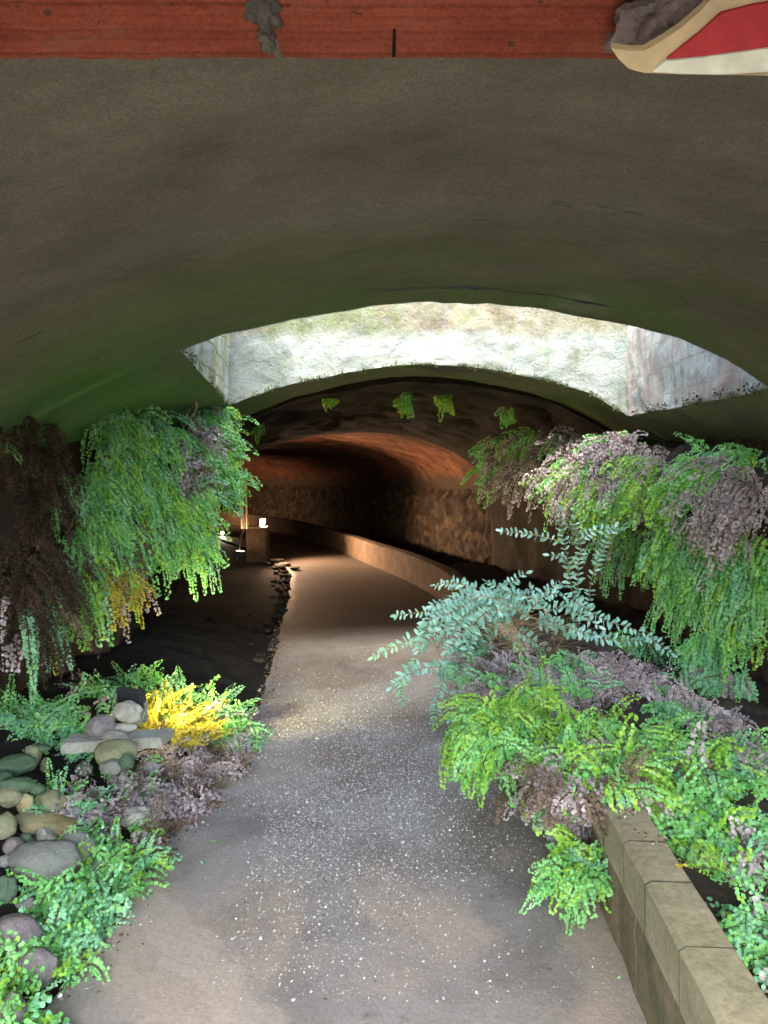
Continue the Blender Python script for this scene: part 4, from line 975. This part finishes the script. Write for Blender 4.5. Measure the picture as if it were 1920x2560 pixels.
# floodlight on the slab (seen from behind, shining right into the ferns)
BLACKM = m_plain('black_housing', (.03, .032, .035), .45); METAL = m_plain('grey_bracket', (.30, .30, .27), .5, .4)
def box(bm, c_, s_, M_=None):
    g_ = bmesh.ops.create_cube(bm, size=1); 
    for v in g_['verts']:
        q = Vector((v.co.x * s_[0], v.co.y * s_[1], v.co.z * s_[2])); v.co = Vector(c_) + (M_ @ q if M_ else q)
def floodlight(loc, aim, w_, h_, label, col, power, es, bracket=True, group=None, size=None, dep=.035, spread=150):
    e = empty('floodlight', loc, label, 'floodlight', group)
    q = Vector(aim).normalized().to_track_quat('Y', 'Z').to_matrix()
    bm = bmesh.new(); box(bm, loc, (w_, dep, h_), q); bmesh.ops.bevel(bm, geom=bm.edges[:], offset=.005, segments=2, affect='EDGES')
    for k in range(7): box(bm, Vector(loc) + q @ Vector((-w_ * .36 + k * w_ * .12, -dep * .5 - .008, 0)), (.004, .018, h_ * .8), q)
    bmobj('housing', bm, BLACKM, e)
    bm = bmesh.new(); box(bm, Vector(loc) + q @ Vector((0, dep * .5 + .003, 0)), (w_ * .86, .004, h_ * .82), q)
    bmobj('lens', bm, m_plain('lit_lens', (.8, .8, .7), .3, 0, col, es), e)
    if bracket:
        bm = bmesh.new()
        for s_ in (-1, 1): box(bm, Vector(loc) + q @ Vector((s_ * (w_ * .5 + .006), 0, -h_ * .35)), (.005, .022, h_ * .75), q)
        box(bm, Vector(loc) + q @ Vector((0, 0, -h_ * .73)), (w_ + .02, .024, .006), q); bmobj('bracket', bm, METAL, e)
    L = bpy.data.lights.new('lamp_glow', 'AREA'); L.energy = power; L.color = col; L.shape = 'RECTANGLE'; L.size = w_ * .85; L.size_y = h_ * .8
    L.spread = R(spread)
    lo = bpy.data.objects.new('lamp_glow', L); link(lo); lo.parent = e; lo.matrix_parent_inverse = Matrix.Translation(-Vector(loc))
    lo.location = Vector(loc) + q @ Vector((0, dep * .5 + .012, 0)); lo.rotation_euler = (-Vector(aim)).normalized().to_track_quat('Z', 'Y').to_euler()
    return e
floodlight(P(328, 1752, 3.98), (.36, .92, .02), .17, .13, 'black floodlight tilted over the stone stack lighting the yellow fern', (1.0, .85, .35), 1.7, 6, spread=75)
bm = bmesh.new(); a_, b2 = P(345, 1816, 3.85), P(367, 1770, 3.92); d_ = (b2 - a_); box(bm, (a_ + b2) / 2, (.018, .004, d_.length), d_.to_track_quat('Z', 'Y').to_matrix())
tag(bmobj('support_strip', bm, METAL), 'pale metal strip propping the floodlight on the slab', 'metal strip')

# ------------------------------------------------------------ far pillar with lamp, tubes, cable
PY = 15.3
def pillar():
    b0 = P(640, 1322, PY); bm = bmesh.new(); box(bm, (b0.x, PY + .2, b0.z / 2 - .02), (.40, .40, b0.z + .04))
    bmesh.ops.bevel(bm, geom=bm.edges[:], offset=.012, segments=2, affect='EDGES')
    e = empty('stone_pillar', (b0.x, PY + .2, 0), 'short square stone pillar carrying the bright lamp in the tunnel', 'pillar')
    bmobj('shaft', bm, m_rock('pillar_render', (.09, .08, .065), (.14, .12, .10), (.2, .17, .14), 0), e)
    bm = bmesh.new(); box(bm, (b0.x - .02, PY + .2, b0.z + .02), (.46, .44, .035)); bmobj('cap', bm, BLOCK, e)
    return b0
pb = pillar()
floodlight(P(652, 1306, PY) + Vector((0, .1, .0)), (.86, -.34, -.14), .20, .15, 'bright white floodlight on top of the short pillar', (1.0, .62, .36), 14, 40, False, spread=125)
# uplight of the same lamp housing's open top reaching the brick vault
floodlight(P(600, 1380, 14.9), (.1, .12, 1), .16, .10, 'small orange uplight at the foot of the white tubes', (1.0, .50, .22), .6, 5, False, spread=70)
TUBE = m_plain('white_tube', (.8, .78, .74), .4)
for k, (x, lab) in enumerate(((606, 'thicker white vertical tube left of the lamp pillar'), (617, 'thinner white vertical tube next to the lamp pillar'))):
    t0, t1 = P(x + 1, 1322, 14.95), P(x - 3, 1180, 14.95)
    bm = bmesh.new(); bmesh.ops.create_cone(bm, cap_ends=True, segments=12, radius1=.034 if k == 0 else .02, radius2=.034 if k == 0 else .02, depth=(t1 - t0).length)
    M4 = Matrix.Translation((t0 + t1) / 2) @ (t1 - t0).to_track_quat('Z', 'Y').to_matrix().to_4x4(); bmesh.ops.transform(bm, matrix=M4, verts=bm.verts)
    tag(bmobj('conduit_tube', bm, TUBE), lab, 'tube')
cab = np.array([P(610, 1322, 14.9), P(604, 1340, 14.88), P(600, 1360, 14.86), P(598, 1380, 14.85), P(592, 1405, 14.85)])
tag(npmesh('lamp_cable', tube3(cab, .009).reshape(-1, 3), 4, m_plain('grey_cable', (.25, .24, .22))), 'thin grey cable hanging from the white tubes to the uplight', 'cable')
floodlight(P(557, 1333, 22), (-.3, -.6, .1), .10, .07, 'tiny distant lamp glimpsed left of the tubes', (1.0, .75, .5), 2, 15, False)
# light further round the bend (its streak on the path shows beyond the pillar)
floodlight(Vector((-7.6, 25.5, 1.2)), (.6, .5, -.15), .16, .12, 'wall lamp round the bend of the brick tunnel', (1.0, .6, .32), 9, 10, False)
# flat stones by pillar foot, pale stone and card on the wall
FS = 'flat slates edging the path near the pillar'
for k, (x, y, w_, h_, lab) in enumerate([(692, 1398, 36, 10, 'pale flat stone at the near foot of the pillar'), (712, 1408, 34, 9, 'second flat slate lying on the path edge'), (735, 1418, 30, 8, 'third thin slate sticking out to the path'), (700, 1412, 30, 8, 'broken slate under the pale flat stone')]):
    g0 = G(x, y, .05); o = blob('edging_slate', (g0.x, g0.y, .04), (w_ / 2 / F * g0.y, .16, .03), ST_M, None, 3, .3, 1.5, 70 + k, 0, 0, False, .7); tag(o, lab, 'stone', FS)
o = blob('pale_stone', P(687, 1265, 19.5), (.085, .06, .10), ST_W, None, 3, .15, 1.3, 80); tag(o, 'round pale stone on the ledge beyond the pillar', 'stone')
bm = bmesh.new(); box(bm, P(672, 1281, 18.0), (.07, .01, .11)); tag(bmobj('notice_card', bm, TUBE), 'small blank white card standing beyond the pillar', 'card')

# ------------------------------------------------------------ litter on the path
def flakes(name, n, density, size, mats, seed, zf=None, kind='stuff', wts=None):
    rg_ = np.random.default_rng(seed); V = []; mi = []
    while len(V) < n:
        X, Y = density(rg_)
        if X is None: continue
        s_ = size * rg_.lognormal(0, .36); m = 5; a0 = rg_.uniform(0, 6.28); z = (zf(X, Y) if zf else .004 + .008 * fbm((X, Y, 0), .9, 3)) + .003
        tl = rg_.normal(0, .35, 2); q = []
        for k in range(m):
            a = a0 + k * 6.283 / m; r_ = s_ * rg_.uniform(.55, 1.1); dx, dy = math.cos(a) * r_, math.sin(a) * r_
            q.append((X + dx, Y + dy, z + max(-.001, tl[0] * dx + tl[1] * dy) + s_ * .2))
        V.append(q); mi.append(rg_.choice(len(mats), p=wts))
    o = npmesh(name, np.array(V).reshape(-1, 3), 5, mats, None, mi); return o
PET = [m_plain('white_flake', (.60, .59, .56), .7), m_plain('beige_flake', (.42, .36, .28), .8), m_plain('brown_flake', (.09, .055, .035), .8)]
def dens(rg_):
    Y = rg_.normal(4.2, 1.15); X = rg_.normal(-.08, .46)
    if Y < 2.3 or Y > 9 or not (pL(Y) + .06 < X < wX(Y) - .02): return None, None
    pk = .25 + .75 * max(0, min(1, (noise.noise(Vector((X * 1.7, Y * 1.3, 2))) + .45)))
    if X < -.55 and Y < 3.6: pk *= .15
    if Y < 3: pk *= .5
    if rg_.random() > pk: return None, None
    return X, Y
o = flakes('petal_litter', 52000, dens, .0025, PET, 11, wts=[.68, .24, .08]); tag(o, 'tiny white petals and flakes strewn over the path under the shaft', 'petals', None, 'stuff')
def dens2(rg_):
    Y = rg_.uniform(2.3, 9); X = pL(Y) + abs(rg_.normal(0, .10)) - .05
    return X, Y
o = flakes('edge_litter', 1500, dens2, .006, PET, 12, wts=[.1, .35, .55]); tag(o, 'brown leaf crumbs along the left edge of the path', 'leaf litter', None, 'stuff')
def dens3(rg_):
    Y = rg_.uniform(2.35, 3.4); X = wX(Y) + .075 + rg_.normal(0, .04)
    if not wX(Y) + .01 < X < wX(Y) + .15: return None, None
    if noise.noise(Vector((X * 8, Y * 6, 0))) < -.05 or rg_.random() > (Y - 2.2): return None, None
    return X, Y
o = flakes('coping_litter', 300, dens3, .005, PET, 13, zf=lambda x, y: WH + .004, wts=[.1, .3, .6]); tag(o, 'dark crumbs and leaf bits on top of the coping stones', 'leaf litter', None, 'stuff')
def leafthing(px, py, h, s_, mat, lab, seed):
    p = G(px, py, h); rg_ = np.random.default_rng(seed); bm = bmesh.new(); ct = bm.verts.new(p + Vector((0, 0, .010))); ring = []
    for k in range(14):
        a = k / 14 * 6.283; r_ = s_ * (1 if k % 2 else .62) * rg_.uniform(.8, 1.15); ring.append(bm.verts.new(p + Vector((math.cos(a) * r_, math.sin(a) * r_ * .8, .004 + rg_.uniform(0, .012)))))
    for k in range(14): bm.faces.new((ct, ring[k], ring[(k + 1) % 14]))
    tag(bmobj('fallen_leaf', bm, mat), lab, 'leaf', 'fallen leaves on the path and wall')
leafthing(1702, 2171, WH + .003, .022, FY, 'yellow lobed leaf on the outer edge of the coping', 1)
leafthing(432, 2130, .005, .028, FB, 'curled red brown leaf at the left path edge', 2)
leafthing(410, 2140, .005, .03, FD, 'pale crumpled leaf beside the red brown one', 3)
leafthing(535, 2108, .005, .016, FG, 'small green leaf lying alone on the path', 4)
leafthing(508, 2162, .005, .012, FT, 'tiny pale green leaf below the small green one', 5)
leafthing(247, 2487, .005, .007, FB, 'dark red seed sized leaf near the bottom of the path', 6)
leafthing(218, 2352, .005, .014, FB, 'dark brown leaf scrap near the thin sprigs', 7)
leafthing(1545, 2450, .005, .008, FG, 'speck of green leaf near the wall foot', 8)
leafthing(1374, 2432, .005, .010, FB, 'brown leaf scrap on bare concrete right of centre', 9)
